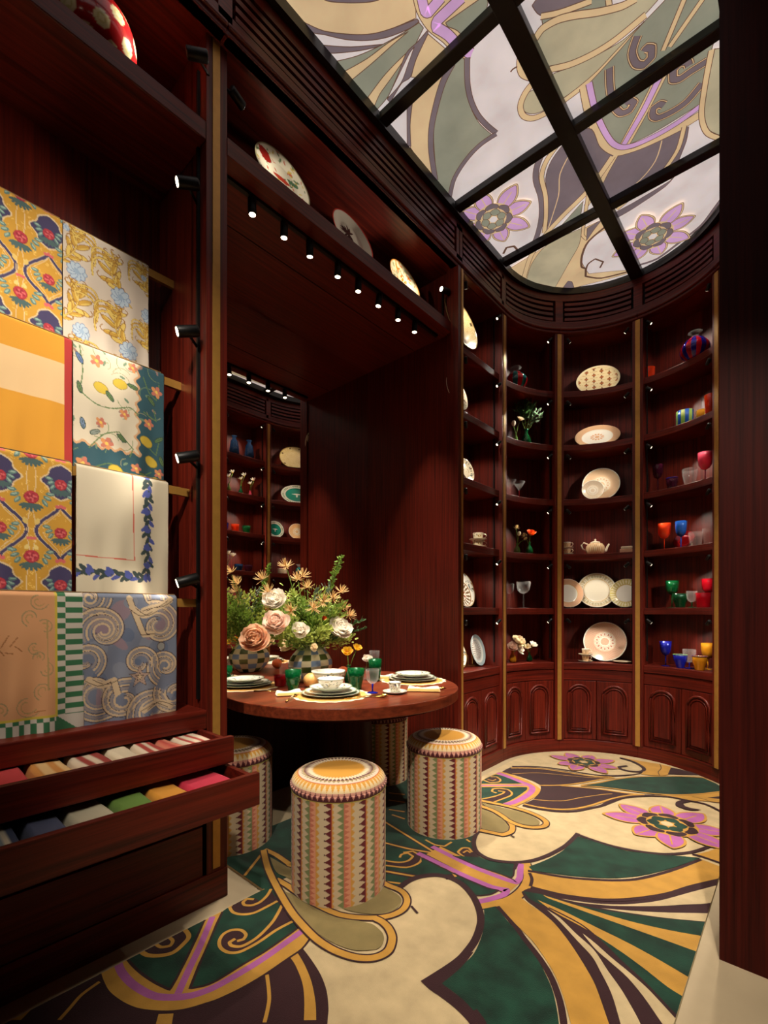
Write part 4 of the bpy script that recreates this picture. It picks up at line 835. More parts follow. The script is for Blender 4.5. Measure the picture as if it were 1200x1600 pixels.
def peach():
    w,h=.37,.445; c=Canvas(w,h,RES,(206,150,104)); gr=(46,104,66); wh=(196,188,176); e=w-.085; e2=h-.065
    b=(c.X>e)|(c.Y>e2); 
    st=np.floor(c.Y/.0165).astype(int); st2=np.floor(c.X/.0165).astype(int)
    right=(c.X>e); sub=(c.X>e+.028).astype(int); c.where(right&((st+sub)%2==0),gr); c.where(right&((st+sub)%2==1),wh)
    bot=(c.Y>e2)&~right; sub=((c.Y>e2+.016).astype(int)); c.where(bot&((st2+sub)%2==0),gr); c.where(bot&((st2+sub)%2==1),wh)
    c.where((c.X>e)&(c.Y>e2)&((c.Y-e2)>(c.X-e)*.75),gr); c.where((c.X>e)&(c.Y>e2)&((c.Y-e2)<=(c.X-e)*.75),wh)
    c.where((abs(c.X-e)<.003)&(c.Y<e2+.003),(196,172,60)); c.where((abs(c.Y-e2)<.003)&(c.X<e+.003),(196,172,60))
    og=(168,140,88)
    for (x,y,r,a) in ((e-.05,.03,.03,.4),(e-.07,.08,.028,2),(e-.03,.11,.025,4),(e-.06,.17,.022,1),(e-.045,.2,.02,3),(e-.035,.3,.03,2),(e-.08,.34,.04,.5),(e-.15,.35,.03,3),(e-.21,.345,.035,0),(e-.03,.24,.025,5),(.06,.35,.03,1)):
        for k in (0,.011): c.line(arc(x,y,r-k,a,a+4.2,16,k=-r*.5),.0028,og if k else (146,132,92))
    c.line([(e-.025,.09),(e-.022,.3)],.004,og); c.line([(e-.03,.09),(e-.03,.3)],.002,(146,132,92))
    for i in range(7): c.line([(.1+.012*i,.17+.012*math.sin(i*2)),(.12+.012*i,.16+.03*math.cos(i*3))],.003,(150,96,52))
    c.line([(e-.06,e2-.018),(e-.03,e2-.02)],.0025,(160,100,50))
    return c
cloth('tablecloth','peach tablecloth with grey scrolls and green checked border, bottom left',3,.15,131,.745,peach(),ph=1.5)
def baroque():
    w,h=.325,.43; c=Canvas(w,h,RES,(112,120,140)); cr=(204,180,146); br=(70,50,44); mu=(140,120,132)
    for i in range(26): c.ell(rng.random()*w,rng.random()*h,.02+.03*rng.random(),.012+.02*rng.random(),[(126,132,148),(96,108,134),mu][i%3],rng.random()*3)
    for (x,y,r,a,d,n_) in ((.02,.02,.05,0,1,5),(.065,.125,.075,2.6,1,7),(.24,.015,.045,1,-1,4),(.255,.11,.07,4.3,1,6),(.28,.255,.055,2,1,5),(.185,.235,.05,.4,-1,4),(.045,.33,.075,.6,1,6),(.13,.36,.06,5,-1,5),(.235,.405,.075,2.2,1,6),(.315,.36,.06,3.6,-1,5),(.01,.215,.05,1,-1,4)):
        for k in range(n_):
            q=[(x+(r-.0085*k)*(1.25-t*.85)*math.cos(a+d*t*6.2)*1.1,y+(r-.0085*k)*(1.25-t*.85)*math.sin(a+d*t*6.2)) for t in np.linspace(0,1,34)]
            c.line(q,.0064,cr if k%2==0 else (150,140,138))
        for rr,w_ in ((r+.004,.0022),(r-.02,.0014)):
            c.line([(x+rr*(1.25-t*.85)*math.cos(a+d*t*6.6)*1.1,y+rr*(1.25-t*.85)*math.sin(a+d*t*6.6)) for t in np.linspace(0,1,34)],w_,br)
    for p in ([(.15,.02),(.17,.07),(.19,.12),(.2,.14),(.23,.14)],[(.2,.06),(.23,.05),(.27,.04),(.3,.02)],[(.02,.28),(.06,.3),(.1,.29),(.11,.33)],[(.2,.4),(.25,.38),(.3,.4)],[(.16,.05),(.2,.075),(.24,.06)]): 
        q=[tuple(v) for v in smooth(p,False,5)]; c.line(q,.022,cr); c.line([(a+.011,b) for a,b in q],.0022,br); c.line([(a-.010,b+.003) for a,b in q],.0022,br)
    def star(r,col): c.poly([(.185+r*(1 if i%2==0 else .42)*math.sin(i*PI/5),.285-r*(1 if i%2==0 else .42)*math.cos(i*PI/5)) for i in range(10)],col)
    star(.040,br); star(.036,(176,150,134)); star(.017,br); star(.013,cr)
    c.ell(.265,.185,.016,.016,br); c.ell(.265,.185,.0135,.0135,(150,150,146))
    return c
cloth('tablecloth','dusty blue tablecloth with cream swirls and a drawn star',3,129,276,.757,baroque(),ph=2.6)
# ---- folded napkins in the two open drawers
def napkin(label,x0,x1,y0,y1,z,cols,th=.02,st=0):
    c=Canvas(x1-x0,y1-y0,.006,cols[0])
    if st: 
        k=np.floor(c.Y/st).astype(int)%len(cols)
        for i in range(1,len(cols)): c.where(k==i,cols[i])
    U=c.X/c.w; V=c.Y/c.h; ed=np.minimum(np.minimum(U,1-U)*c.w,np.minimum(V,1-V)*c.h); zz=z+th*np.clip(ed/.012,0,1)**.5+.003*np.sin(U*5+V*3+y0*20)
    t=thing('folded_napkin',label,'napkin',(0,0,0),0,'folded napkins in the open drawers')
    link('cloth',paint_mesh('napkin',np.stack([x0+c.X,y0+c.Y,zz],-1),c.C,PRINT),t)
    MB().box(x0+.004,x1-.004,y0+.004,y1-.004,z,z+th*.45).build('lower_fold',mat('napkin_%d_%d_%d'%tuple(cols[0]),cols[0],.9,noise=.05),t)
W_=(214,196,170); Rd=(166,52,40)
z1=.612+.021
for lab,a,b,cols,st in (('red and white striped napkin at the right end of the upper drawer',.755,.855,[W_,Rd],.016),('pink striped napkin beside the red striped one, upper drawer',.70,.753,[(206,122,96),(178,70,58)],.013),('second red and white striped napkin in the upper drawer',.615,.698,[W_,Rd],.018),('plain cream napkin in the upper drawer',.535,.612,[(220,204,174)],0),('wide red and cream striped napkin, middle of the upper drawer',.43,.53,[W_,(150,48,36)],.022),('orange and cream striped napkin in the upper drawer',.325,.425,[(206,138,62),(226,186,124)],.024),('plain coral red napkin in the upper drawer',.185,.32,[(196,54,56)],0),('dark plaid napkin at the left of the upper drawer',.07,.18,[(60,62,70),(180,170,150),(46,60,76)],.014)):
    napkin(lab,-1.80,-1.535,a,b,z1,cols,.05,st)
z2=.505+.021
for lab,a,b,cols,st in (('crimson pink napkin at the right end of the lower drawer',.69,.83,[(192,36,64)],0),('golden orange napkin in the lower drawer',.585,.688,[(208,140,40)],0),('leaf green napkin in the lower drawer',.48,.583,[(96,130,48)],0),('pale linen napkin in the lower drawer',.37,.477,[(196,186,158)],0),('slate blue napkin in the lower drawer',.275,.367,[(78,84,112)],0),('blue and white striped napkin at the left of the lower drawer',.16,.268,[(204,196,172),(52,64,92),(204,196,172),(120,134,140)],.016)):
    napkin(lab,-1.66,-1.373,a,b,z2,cols,.062,st)
# ------------------------------------------------------------------ plates
def polar(prof,nu,fn,m=CERAMIC,name='plate',oval=1):
    prof=np.array(prof); n=len(prof); th=np.linspace(0,2*PI,nu,endpoint=False)
    Rr,T=np.meshgrid(prof[:,0],th,indexing='ij'); Zz=np.repeat(prof[:,1][:,None],nu,1)
    C=np.empty((n,nu,3)); fn(C,Rr/prof[:,0].max(),T,np.repeat(np.linspace(0,1,n)[:,None],nu,1))
    return paint_mesh(name,np.stack([Rr*np.cos(T)*oval,Rr*np.sin(T),Zz],-1),C,m,True)
def plate_prof(r,n=34,h=.02,rim=.68):
    out=[]
    for i in range(n+1):
        t=i/n; out.append((r*t,h*.15 if t<rim*.85 else h*(.15+.85*min(1,((t-rim*.85)/(1-rim*.85)))**1.3)))
    return [(1e-4,h*.15)]+out[1:]+[(r*1.005,h*.9),(r*.97,h*.72),(r*.6,0),(r*.5,-.004),(1e-4,-.004)]
def ringfn(base,rings=[],spots=[],front=True):
    def f(C,r,t,q):
        C[:]=base
        for a,b,c in rings: C[(r>=a)&(r<b)]=c
        for a,b,nn,ph,frac,c in spots:
            k=((t/(2*PI)*nn+ph)%1.); rr=(r-a)/(b-a); C[(rr>=0)&(rr<=1)&((k-.5)**2/(frac/2)**2+((rr-.5)*2)**2<1)]=c
        C[q>.9]=base
    return f
CRM=(222,208,178); WHT=(226,222,208); PEA=(212,164,122); GLD=(196,160,92)
def check_fn(c1,c2,nr,nt,med=True,rim=None,c=WHT):
    def f(C,r,t,q):
        C[:]=c1; k=(np.floor(r*nr)+np.floor(t/(2*PI)*nt)).astype(int)%2; C[(k==0)]=c2
        if med:
            C[r<.5]=c2; ph=(t/(2*PI)*14)%1; C[(r>.26)&(r<.47)&((ph-.5)**2/.15+((r-.365)/.105)**2<1)]=c; C[(r>.3)&(r<.43)&((ph-.5)**2/.05+((r-.365)/.06)**2<1)]=c1; C[r<.24]=c; C[(r<.2)]=c1; C[(r<.2)&((np.floor(r*40)+np.floor(t*6))%2==0)]=c2
        if rim is not None: C[(r<rim)]=c; 
        C[r>.965]=c; C[q>.93]=c
    return f
def medallion(C,r,t,q):
    C[:]=WHT; k=(np.floor(r*34)+np.floor(t/(2*PI)*90)).astype(int)%2; C[(r>.7)&(k==0)]=PEA; C[(r>.7)&(k==1)]=(220,184,146); C[(r>.685)&(r<.7)]=GLD; ph=(t/(2*PI)*12)%1
    C[(r<.33)&(r>.13)&((ph-.5)**2/.12+((r-.23)/.09)**2<1)]=PEA; C[r<.11]=PEA; C[(r>.3)&(r<.32)]=PEA
def lattice(C,r,t,q):
    X=r*np.cos(t)*1.25; Y=r*np.sin(t); C[:]=(226,206,160)
    a=(X*2.3)%1; b=(Y*2.3+np.floor(X*2.3)*.5)%1
    C[(np.abs(a-.5)+np.abs(b-.5)<.28)&(r<.9)]=(150,84,46); C[(np.abs(a-.5)<.08)&(np.abs(b-.5)<.34)&(r<.9)]=(120,64,36); C[(np.abs(a-.5)<.25)&(np.abs(b-.5)<.1)&(r<.9)]=(176,104,56); C[(np.abs(b-.02)<.03)&(r<.9)]=(190,150,96); C[r>.93]=(232,216,176)
def weave(C,r,t,q):
    X=r*np.cos(t); Y=r*np.sin(t); C[:]=(216,196,146); C[(np.floor(X*26)+np.floor(Y*26)).astype(int)%2==0]=(198,172,112); C[r>.94]=(150,118,62)
    for a in (.4,1.2,1.9,2.7,3.6,5.6): C[(r>.8)&(r<.93)&(np.abs(((t-a+PI)%(2*PI))-PI)<.06)]=(90,70,40)
def floral(base,cols,seed,n=60,rim=None,dens=.1):
    rg=np.random.default_rng(seed)
    def f(C,r,t,q):
        C[:]=base; X=r*np.cos(t); Y=r*np.sin(t)
        for i in range(n):
            a=rg.random()*2*PI; rr=rg.random()**.5*.95; x,y=rr*math.cos(a),rr*math.sin(a); an=rg.random()*PI; L=dens*(.6+rg.random()); dx,dy=X-x,Y-y
            C[((dx*math.cos(an)+dy*math.sin(an))/L)**2+((-dx*math.sin(an)+dy*math.cos(an))/(L*.35))**2<1]=cols[i%len(cols)]
        if rim is not None: C[r>.95]=rim
        C[q>.93]=base
    return f
def band(base,cols,seed,n=70,size=.16,rim=None):
    def f(C,r,t,q):
        rg=np.random.default_rng(seed); C[:]=base
        for i in range(n):
            a,b,an,L=rg.random()*2*PI,.1+.75*rg.random(),rg.random()*PI,size*(.6+.8*rg.random()); dx=((t-a+PI)%(2*PI))-PI; dy=(q-b)*2.2
            C[((dx*math.cos(an)+dy*math.sin(an))/L)**2+((-dx*math.sin(an)+dy*math.cos(an))/(L*.35))**2<1]=cols[i%len(cols)]
        C[q>.84]=base
        if rim is not None: C[(q>.76)&(q<.80)]=rim
    return f
def facing(key,p):
    if key in ('A','N'): return Vector((1,0,0))
    if key=='F': return Vector((-1,0,0))
    return Vector((AX-p[0],YC-p[1],0)).normalized()
def stand(me,label,key,p,z,r,tilt=14,oval=1,group='plates on display',name='plate',stand_=True,cat='plate'):
    n=facing(key,p); t=math.radians(tilt); zz=(n*math.cos(t)+Vector((0,0,1))*math.sin(t)).normalized(); yy=(Vector((0,0,1))-zz*zz.z).normalized(); xx=yy.cross(zz)
    o=thing(name,label,cat,(p[0],p[1],z),0,group)
    c=link('dish',me,o); M=Matrix((xx,yy,zz)).transposed().to_4x4(); c.matrix_basis=Matrix.Translation(Vector((0,0,r*math.cos(t)+.004)))@M
    if stand_:
        b=MB(); 
        for s in (-1,1):
            f=xx*(s*r*.32*oval); b.tube([f+n*.035+Vector((0,0,.022)),f+n*.03+Vector((0,0,.003)),f-n*.05+Vector((0,0,.003)),f-n*.055+Vector((0,0,r*.7))],.0018,5)
        b.build('wire_stand',BRASS,o,recalc=False)
    return o
def bay_plate(key,px,idx,dep,r,fn,label,oval=1,tilt=14,nu=128,name='plate',cat='plate',t=None):
    p=BP[key](t,dep,0) if t is not None else on_shelf(key,px,dep)[0]
    return stand(polar(plate_prof(r),nu,fn,oval=oval,name=name),label,key,p,ZS[idx],r,tilt,oval,name=name,cat=cat)
GREY=[(96,98,84),(150,120,60),(120,84,60),(70,86,96)]
bay_plate('A',718,5,.07,.195,weave,'large cream woven pattern platter on the top shelf beside the niche')
bay_plate('A',711,4,.07,.125,floral(CRM,[(60,50,44),(110,90,60)],3,90,None,.05),'black speckled plate on the second highest shelf beside the niche')
bay_plate('A',727,3,.09,.085,floral(CRM,GREY,4,60,None,.08),'small floral plate alone on its shelf beside the niche')
bay_plate('A',723,1,.19,.135,floral(WHT,GREY,5,80,(170,140,90),.09),'large floral plate leaning behind a smaller one beside the niche')
bay_plate('A',722,1,.125,.095,ringfn(WHT,[(.9,.95,(150,110,70)),(.45,.5,(150,110,70))],[(.5,.9,16,0,.6,(120,96,70)),(.05,.42,6,0,.6,(160,90,60))]),'smaller star patterned plate leaning in front of a floral plate')
bay_plate('A',713,0,.15,.105,floral(WHT,GREY,6,40,(150,120,70),.12),'white floral plate on the counter nearest the niche')
bay_plate('A',744,0,.15,.12,ringfn((206,206,200),[(.8,1,(150,166,170)),(.62,.66,(120,140,150))],[(.0,.2,8,0,.5,(96,70,60)),(.2,.4,16,0,.5,(96,70,60)),(.4,.6,24,0,.5,(96,70,60))]),'oval blue rimmed plate with red dots on the counter',oval=.8)
bay_plate('C',934,5,.17,.135,lattice,'oval cream lattice platter with brown cutouts, top shelf at the back',oval=1.25)
bay_plate('C',933,4,.17,.10,medallion,'oval white platter with peach checked rim and medallion',oval=1.75)
bay_plate('C',939,3,.17,.145,check_fn(PEA,(226,204,170),30,110),'large peach checked plate standing on the fourth shelf')
bay_plate('C',926,3,.10,.085,check_fn((196,170,140),(222,208,184),14,60),'small beige medallion plate in front of the peach checked plate')
bay_plate('C',887,1,.15,.125,ringfn(WHT,[(.66,.97,(206,160,124)),(.64,.66,GLD)]),'white plate with peach rim on the second shelf, left of three')
bay_plate('C',932,1,.18,.15,ringfn((216,208,186),[(.66,.68,GLD),(.9,.92,GLD)],[(.7,.9,36,0,.5,(170,158,124)),(.7,.9,36,.5,.4,(196,186,156))]),'large ivory plate with grey ornamental rim, middle of three')
bay_plate('C',978,1,.15,.12,ringfn(WHT,[(.62,.97,(196,180,110)),(.6,.62,GLD)],[(.64,.95,30,0,.5,(224,214,180))]),'white plate with yellow patterned rim, right of three')
bay_plate('C',945,0,.17,.165,check_fn((196,128,104),(222,200,172),34,120),'very large pink checked platter with medallion on the back counter')
o=thing('flat_plate','flat cream plate lying on the back counter under the platter','plate',(*on_shelf('C',972,.08)[0][:2],ZS[0]+.005),0,'plates on display'); link('dish',polar(plate_prof(.07,20,.012),64,ringfn(CRM,[(.9,.97,(200,140,110))])),o)
bay_plate('E',0,5,.17,.16,weave,'large cream woven tray seen on the top shelf in the mirror',oval=1.25,t=.36)
def emerald(C,r,t,q):
    C[:]=(18,104,88); C[r>.72]=WHT; ph=(t/(2*PI)*40)%1; C[(r>.8)&(r<.92)&(ph<.5)]=(110,130,90); X=r*np.cos(t);Y=r*np.sin(t); C[(np.abs(Y-.06)<.08*(1-np.abs(X)*3))&(np.abs(X)<.32)]=WHT; C[(np.abs(X)<.045)&(Y<.1)&(Y>-.25)]=WHT
bay_plate('E',0,4,.17,.13,emerald,'oval emerald green platter with white rim and insect, in the mirror',oval=1.55,t=.33)
bay_plate('E',0,3,.17,.105,check_fn((206,140,84),(226,200,150),10,40),'orange cream patterned plate between two green plates in the mirror',t=.33)
bay_plate('E',0,3,.17,.11,emerald,'green centred plate nearer the blue bottles in the mirror',t=.72)
bay_plate('E',0,3,.17,.11,emerald,'green centred plate beside the side panel in the mirror',t=.08)
# above the niche
def niche_plate(px,r,fn,label,X=-1.86):
    y=onx(px,X); stand(polar(plate_prof(r),128,fn),label,'N',(X,y,0),ZU,r,16)
def lobster(C,r,t,q):
    floral((222,214,190),[(96,120,84),(206,180,90),(196,96,76)],11,70,(150,140,110),.07)(C,r,t,q); X=r*np.cos(t);Y=r*np.sin(t)
    C[((X+.55)/.25)**2+((Y-.45)/.2)**2<1]=(150,36,28); C[((X-.0)/.3)**2+((Y+.0)/.1)**2<1]=(176,60,44); C[((X-.45)/.22)**2+((Y-.2)/.08)**2<1]=(84,120,90); C[r>.96]=(150,140,110)
niche_plate(440,.155,lobster,'plate with red and green painted pattern above the niche, leftmost')
def blackfl(C,r,t,q):
    C[:]=(206,198,180); X=r*np.cos(t);Y=r*np.sin(t)
    rg=np.random.default_rng(2)
    for i in range(26):
        a=rg.random()*2*PI; x,y=.28*math.cos(a)*rg.random()-.12,.3*math.sin(a)*rg.random()+.1; an=a; L=.14
        dx,dy=X-x,Y-y; C[((dx*math.cos(an)+dy*math.sin(an))/L)**2+((-dx*math.sin(an)+dy*math.cos(an))/(L*.3))**2<1]=(44,28,26)
    C[r>.95]=(176,52,44); C[q>.93]=(206,198,180)
niche_plate(549,.15,blackfl,'grey white plate with black flower and red rim above the niche')
niche_plate(630,.14,floral((224,210,170),[(214,130,40),(150,150,110),(206,110,50)],13,70,(206,130,44),.1),'orange flowered plate above the niche, rightmost')
# red dotted bowl on the linen cabinet
def dots(C,r,t,q):
    C[:]=(150,22,24); z=q
    for i in range(9):
        for j,(zc,ph) in enumerate(((.18,0),(.36,.5),(.54,0),(.72,.5),(.88,0))):
            a=2*PI*(i+ph)/9; d=np.sqrt(((((t-a+PI)%(2*PI))-PI)*np.maximum(r,.35)*.13)**2+((z-zc)*.30)**2)
            C[d<.022]=(206,196,150); C[d<.012]=(190,180,120); C[d<.008]=(214,204,160)
pr=[(.001,.0)]+[(.145*math.sin(PI*t)**.62,.112-.112*math.cos(PI*t)) for t in np.linspace(.06,.94,60)]+[(.001,.224)]
o=thing('dotted_bowl','glossy red round vessel with cream dots on the high shelf','bowl',(-1.882,onx(142,-1.882),ZU),.3); link('body',polar(pr,160,dots,name='bowl'),o)
# ------------------------------------------------------------------ glassware
GC=dict(red=(190,16,34),orange=(232,66,24),blue=(28,84,170),cobalt=(26,32,150),green=(10,92,46),dkgreen=(8,64,34),amber=(206,140,30),purple=(74,28,96),plum=(60,14,34),pink=(206,72,96),clear=(236,232,226),teal=(24,110,110),navy=(30,56,92),lime=(150,190,90))
GM={k:clear_glass() if k=='clear' else glass(k,v,.45) for k,v in GC.items()}
def shell(prof,th=.0022): return prof+[(max(r-th,1e-4),z) for r,z in prof[::-1]]
def at(p,z): return (p[0],p[1],z)
def goblet(p,z,label,col,h=.19,r=.036,bh=.5,stemcol=None,group='stemmed glasses on display',knobs=0):
    o=thing('goblet',label,'glass',at(p,z),0,group); b=h*(1-bh); m=GM[col]; sm=GM[stemcol or col]
    MB().lathe(shell([(.006,b),(r*.55,b+h*bh*.08),(r*.9,b+h*bh*.3),(r,b+h*bh*.62),(r*1.06,h)]),20,cap=False).build('bowl',m,o)
    st=[(.0045,.006),(.0035,b*.4),(.0045,b+.002)]
    if knobs: st=[(.0035+.004*abs(math.sin(i*PI/2)),.006+(b-.006)*i/(knobs*2)) for i in range(knobs*2+1)]
    MB().lathe(st,10).build('stem',sm,o); MB().lathe([(r*.82,0),(r*.82,.003),(.006,.008)],20).build('foot',sm,o)
    return o
def tumbler(p,z,label,col,h=.1,r0=.03,r1=.042,group='tumblers on display',flute=True,rim=None):
    o=thing('tumbler',label,'glass',at(p,z),0,group)
    mb=MB(); prof=shell([(r0*.95,0),(r0,.004),(r0*1.02,h*.15),(r1*.93,h*.6),(r1,h)]); seg=24; vs=[];fs=[]
    for r,zz in prof:
        for k in range(seg):
            a=2*PI*k/seg; q=r*(1+(.025 if k%2 and flute else 0)); vs.append((q*math.cos(a),q*math.sin(a),zz))
    for i in range(len(prof)-1):
        for k in range(seg): fs.append((i*seg+k,i*seg+(k+1)%seg,(i+1)*seg+(k+1)%seg,(i+1)*seg+k))
    fs.append(tuple(range(seg))[::-1]); mb.add(vs,fs,0,True); mb.build('body',GM[col],o)
    if rim: MB().lathe([(r1*1.0,h-.003),(r1*1.05,h-.002),(r1*1.05,h+.002),(r1*.97,h+.002),(r1*.97,h-.003)],24,cap=False).build('rim',GM[rim],o)
    return o
def striped_vase(p,z,label,c1,c2,r=.1,h=.15,n=10,neck=True,straight=False):
    o=thing('striped_vase',label,'vase',at(p,z),.4,'striped glass vases')
    ms=[GM[c1],GM[c2]]; mb=MB(); seg=n*4; pr=[(.03,0)]+[(r*math.sin(PI*(.12+.8*t))**.75,h*t) for t in np.linspace(.02,1,14)]
    if straight: pr=[(r*.9,0),(r,.006),(r*1.02,h*.5),(r*1.04,h),(r*.98,h),(r*.93,.012),(.001,.012)]
    vs=[];fs=[]
    for q,zz in pr:
        for k in range(seg): vs.append((q*math.cos(2*PI*k/seg),q*math.sin(2*PI*k/seg),zz))
    mb.add(vs,[],0)
    for i in range(len(pr)-1):
        for k in range(seg): mb.f.append((i*seg+k,i*seg+(k+1)%seg,(i+1)*seg+(k+1)%seg,(i+1)*seg+k)); mb.m.append((k//2)%2); mb.sm.append(True)
    mb.build('body',ms,o)
    if neck: MB().lathe(shell([(pr[-1][0]*.6,h-.004),(.018,h+.01),(.02,h+.022),(.045,h+.04)]),20,cap=False).build('neck',GM['clear'],o)
    return o
PET={k:mat('petal_'+k,c,.7,noise=.12,nscale=60,sheen=.2) for k,c in dict(white=(240,232,218),cream=(238,220,184),peach=(244,204,168),pink=(246,218,200),yellow=(228,190,50),orange=(222,84,20),rust=(214,178,120)).items()}
LEAF={k:mat('leaf_'+k,c,.6,noise=.25,nscale=50) for k,c in dict(green=(122,152,62),dark=(58,90,46),lime=(168,182,88),grey=(96,112,92)).items()}
for m_ in PET.values(): translucent(m_,.45)
for m_ in LEAF.values(): translucent(m_,.3)
def petal(mb,c,out,up,L,Wd,cup,mi=0,n=4):
    out=Vector(out).normalized(); up=Vector(up).normalized(); sd=out.cross(up).normalized(); vs=[];fs=[]
    for i in range(n+1):
        t=i/n; w=Wd*math.sin(PI*(.12+.80*t))**.8
        for j in range(-2,3):
            s=j/2; vs.append(Vector(c)+out*(L*t*math.cos(cup*t))+up*(L*t*math.sin(cup*t)+abs(s)**2*w*.35)+sd*(s*w))
    for i in range(n):
        for j in range(4): a=i*5+j; fs.append((a,a+1,a+6,a+5))
    mb.add(vs,fs,mi,True)
def bloom(base,head,r,col,label,kind='peony',group='flowers of the arrangements',centre=None,seed=0,stemr=.0028):
    rg=random.Random(seed+int(head[0]*1e4)); base=Vector(base); hd=Vector(head); o=thing(kind,label,'flower',base,0,group); h=hd-base
    MB().tube([(0,0,0),h*.5+Vector((0,0,.01)),h*.97],[stemr]*3,6).build('stem',LEAF['green'],o,recalc=False)
    ax=(h.normalized()*.5+Vector((.5,-.35,.35))).normalized() if kind in('peony','rose') else (h.normalized()+Vector((.5,-.4,.2))).normalized()
    a=ax.orthogonal().normalized(); b=ax.cross(a); mb=MB()
    if kind in('peony','rose'):
        N=70 if kind=='peony' else 34
        for i in range(N):
            t=i/N; an=i*2.4; k=r*(.3+.8*t**.7); el=1.4-1.5*t+rg.uniform(-.22,.22); out=(a*math.cos(an)+b*math.sin(an))
            dirn=out*math.cos(el)+ax*math.sin(el)
            petal(mb,h+ax*(r*.1*(1-t)),dirn,(ax*math.cos(el)-out*math.sin(el)),k*rg.uniform(.9,1.08),r*(.28+.3*t),.5 if t>.4 else .9)
        mb.build('petals',PET[col],o,recalc=False)
    else:
        N=dict(poppy=6,daffodil=6,tulip=6,anemone=7,spider=26,lily=6)[kind]
        for ring in range(1 if kind in('tulip','spider','lily') else 2):
            for i in range(N):
                an=2*PI*(i+ring*.5)/N; out=a*math.cos(an)+b*math.sin(an); el=dict(poppy=.55,daffodil=.1,tulip=1.25,anemone=.45,spider=rg.uniform(-.3,1.3),lily=.55)[kind]+ring*.3
                petal(mb,h,out*math.cos(el)+ax*math.sin(el),ax*math.cos(el)-out*math.sin(el),r*(1-.15*ring),r*dict(poppy=.5,daffodil=.3,tulip=.4,anemone=.35,spider=.06,lily=.24)[kind],dict(tulip=.35,spider=.3).get(kind,.2))
        mb.build('petals',PET[col],o,recalc=False)
        if kind!='tulip' and kind!='spider': MB().lathe([(.001,-.001),(r*.22,.002),(r*.2,r*.3),(r*.05,r*.32)],10).build('centre',PET[centre or 'yellow'],o).matrix_basis=Matrix.Translation(h)@ax.to_track_quat('Z','Y').to_matrix().to_4x4()
    return o
def spray(base,tip,label,col,n=40,L=.03,W=.008,spread=.05,kind='leafy_spray',group='foliage of the arrangements',droop=0,seed=1):
    rg=random.Random(seed+int(tip[0]*1e4)+int(tip[2]*1e4)); base=Vector(base); h=Vector(tip)-base; o=thing(kind,label,'foliage',base,0,group)
    mid=h*.5+Vector((0,0,.03)); path=[h*0,h*.25+mid*.12,mid,h*.8+Vector((0,0,.01)),h]
    MB().tube(path,[.003,.0028,.0024,.0018,.001],6).build('stem',LEAF['green'],o,recalc=False); mb=MB()
    for i in range(n):
        t=.3+.7*i/n; p=path[2].lerp(h,(t-.5)*2) if t>.5 else (h*0).lerp(path[2],t*2)
        d=Vector((rg.uniform(-1,1),rg.uniform(-1,1),rg.uniform(-.4,1))).normalized(); u=d.orthogonal().normalized()
        petal(mb,p+d*spread*rg.random(),d+h.normalized()*.5,u,L*rg.uniform(.6,1.2),W,.3,0,3)
    mb.build('leaves',LEAF[col] if col in LEAF else PET[col],o,recalc=False); return o
def bud_vase(p,z,label,col,h=.09,r=.026):
    o=thing('bud_vase',label,'vase',at(p,z),0,'bud vases'); MB().lathe(shell([(r*.7,0),(r,h*.12),(r*1.02,h*.3),(r*.75,h*.55),(r*.35,h*.75),(r*.33,h*.9),(r*.5,h)]),18).build('body',GM[col],o); return o
# cabinet B
S=lambda key,px,dep:on_shelf(key,px,dep)[0]
striped_vase(S('B',806,.10),ZS[5],'round glass vase with red and green stripes, top of the flower cabinet','teal','red',.095,.15,7)
q=S('B',822,.10); bud_vase(q,ZS[4],'green glass bottle holding wild grasses','green',.14,.042)
b0=(q[0],q[1],ZS[4]+.12)
for k,(dx,dz,lb) in enumerate(((-.09,.22,'leftmost'),(-.02,.27,'tallest'),(.06,.24,'middle'),(.10,.16,'right'),(.13,.12,'lowest right'))): spray(b0,(b0[0]+dx*.8,b0[1]+dx*.5,b0[2]+dz),'wild grass stem in the green bottle, %s'%lb,'grey' if k>2 else 'dark',46,.03 if k>2 else .06,.007,.045 if k>2 else .01,seed=k)
q2=S('B',806,.07); bud_vase(q2,ZS[4],'pale glass bud vase with white flowers beside the green bottle','lime',.08,.018)
bloom((q2[0],q2[1],ZS[4]+.06),(q2[0]-.02,q2[1],ZS[4]+.14),.045,'white','white tulip leaning from the pale bud vase','tulip'); bloom((q2[0],q2[1],ZS[4]+.06),(q2[0]+.035,q2[1],ZS[4]+.17),.04,'cream','grey cream flower above the white tulip','anemone')
for px,lb in ((797,'left'),(811,'right')):
    p=S('B',px,.1); o=thing('martini_glass','clear cone shaped cocktail glass, %s of the pair'%lb,'glass',at(p,ZS[3]),0,'cocktail glasses'); MB().lathe(shell([(.004,.075),(.05,.145)],.002),20,cap=False).build('bowl',GM['clear'],o); MB().lathe([(.0035,.006),(.0035,.076)],8).build('stem',GM['red' if px>800 else 'clear'],o); MB().lathe([(.034,0),(.034,.003),(.006,.007)],18).build('foot',GM['clear'],o)
def posy(p,z,col,label,h,fl):
    bud_vase(p,z,label,col,h,h*.3); n=facing('B',p); sd=Vector((-n.y,n.x,0))
    for i,(s,dz,r,c,lb,k) in enumerate(fl): bloom((p[0],p[1],z+h*.75),Vector((p[0],p[1],z+h+dz))-sd*s+n*.015,r,c,lb,k,centre='yellow',seed=i)
posy(S('B',808,.08),ZS[2],'lime','pale green bud vase with white tulips on the third shelf',.085,[(-.06,.03,.032,'cream','pale green tulip bud leaning left, third shelf','tulip'),(.0,.06,.038,'white','white tulip upright in the pale vase, third shelf','tulip'),(.02,.12,.03,'rust','dry brown seed head above the white tulip','spider')])
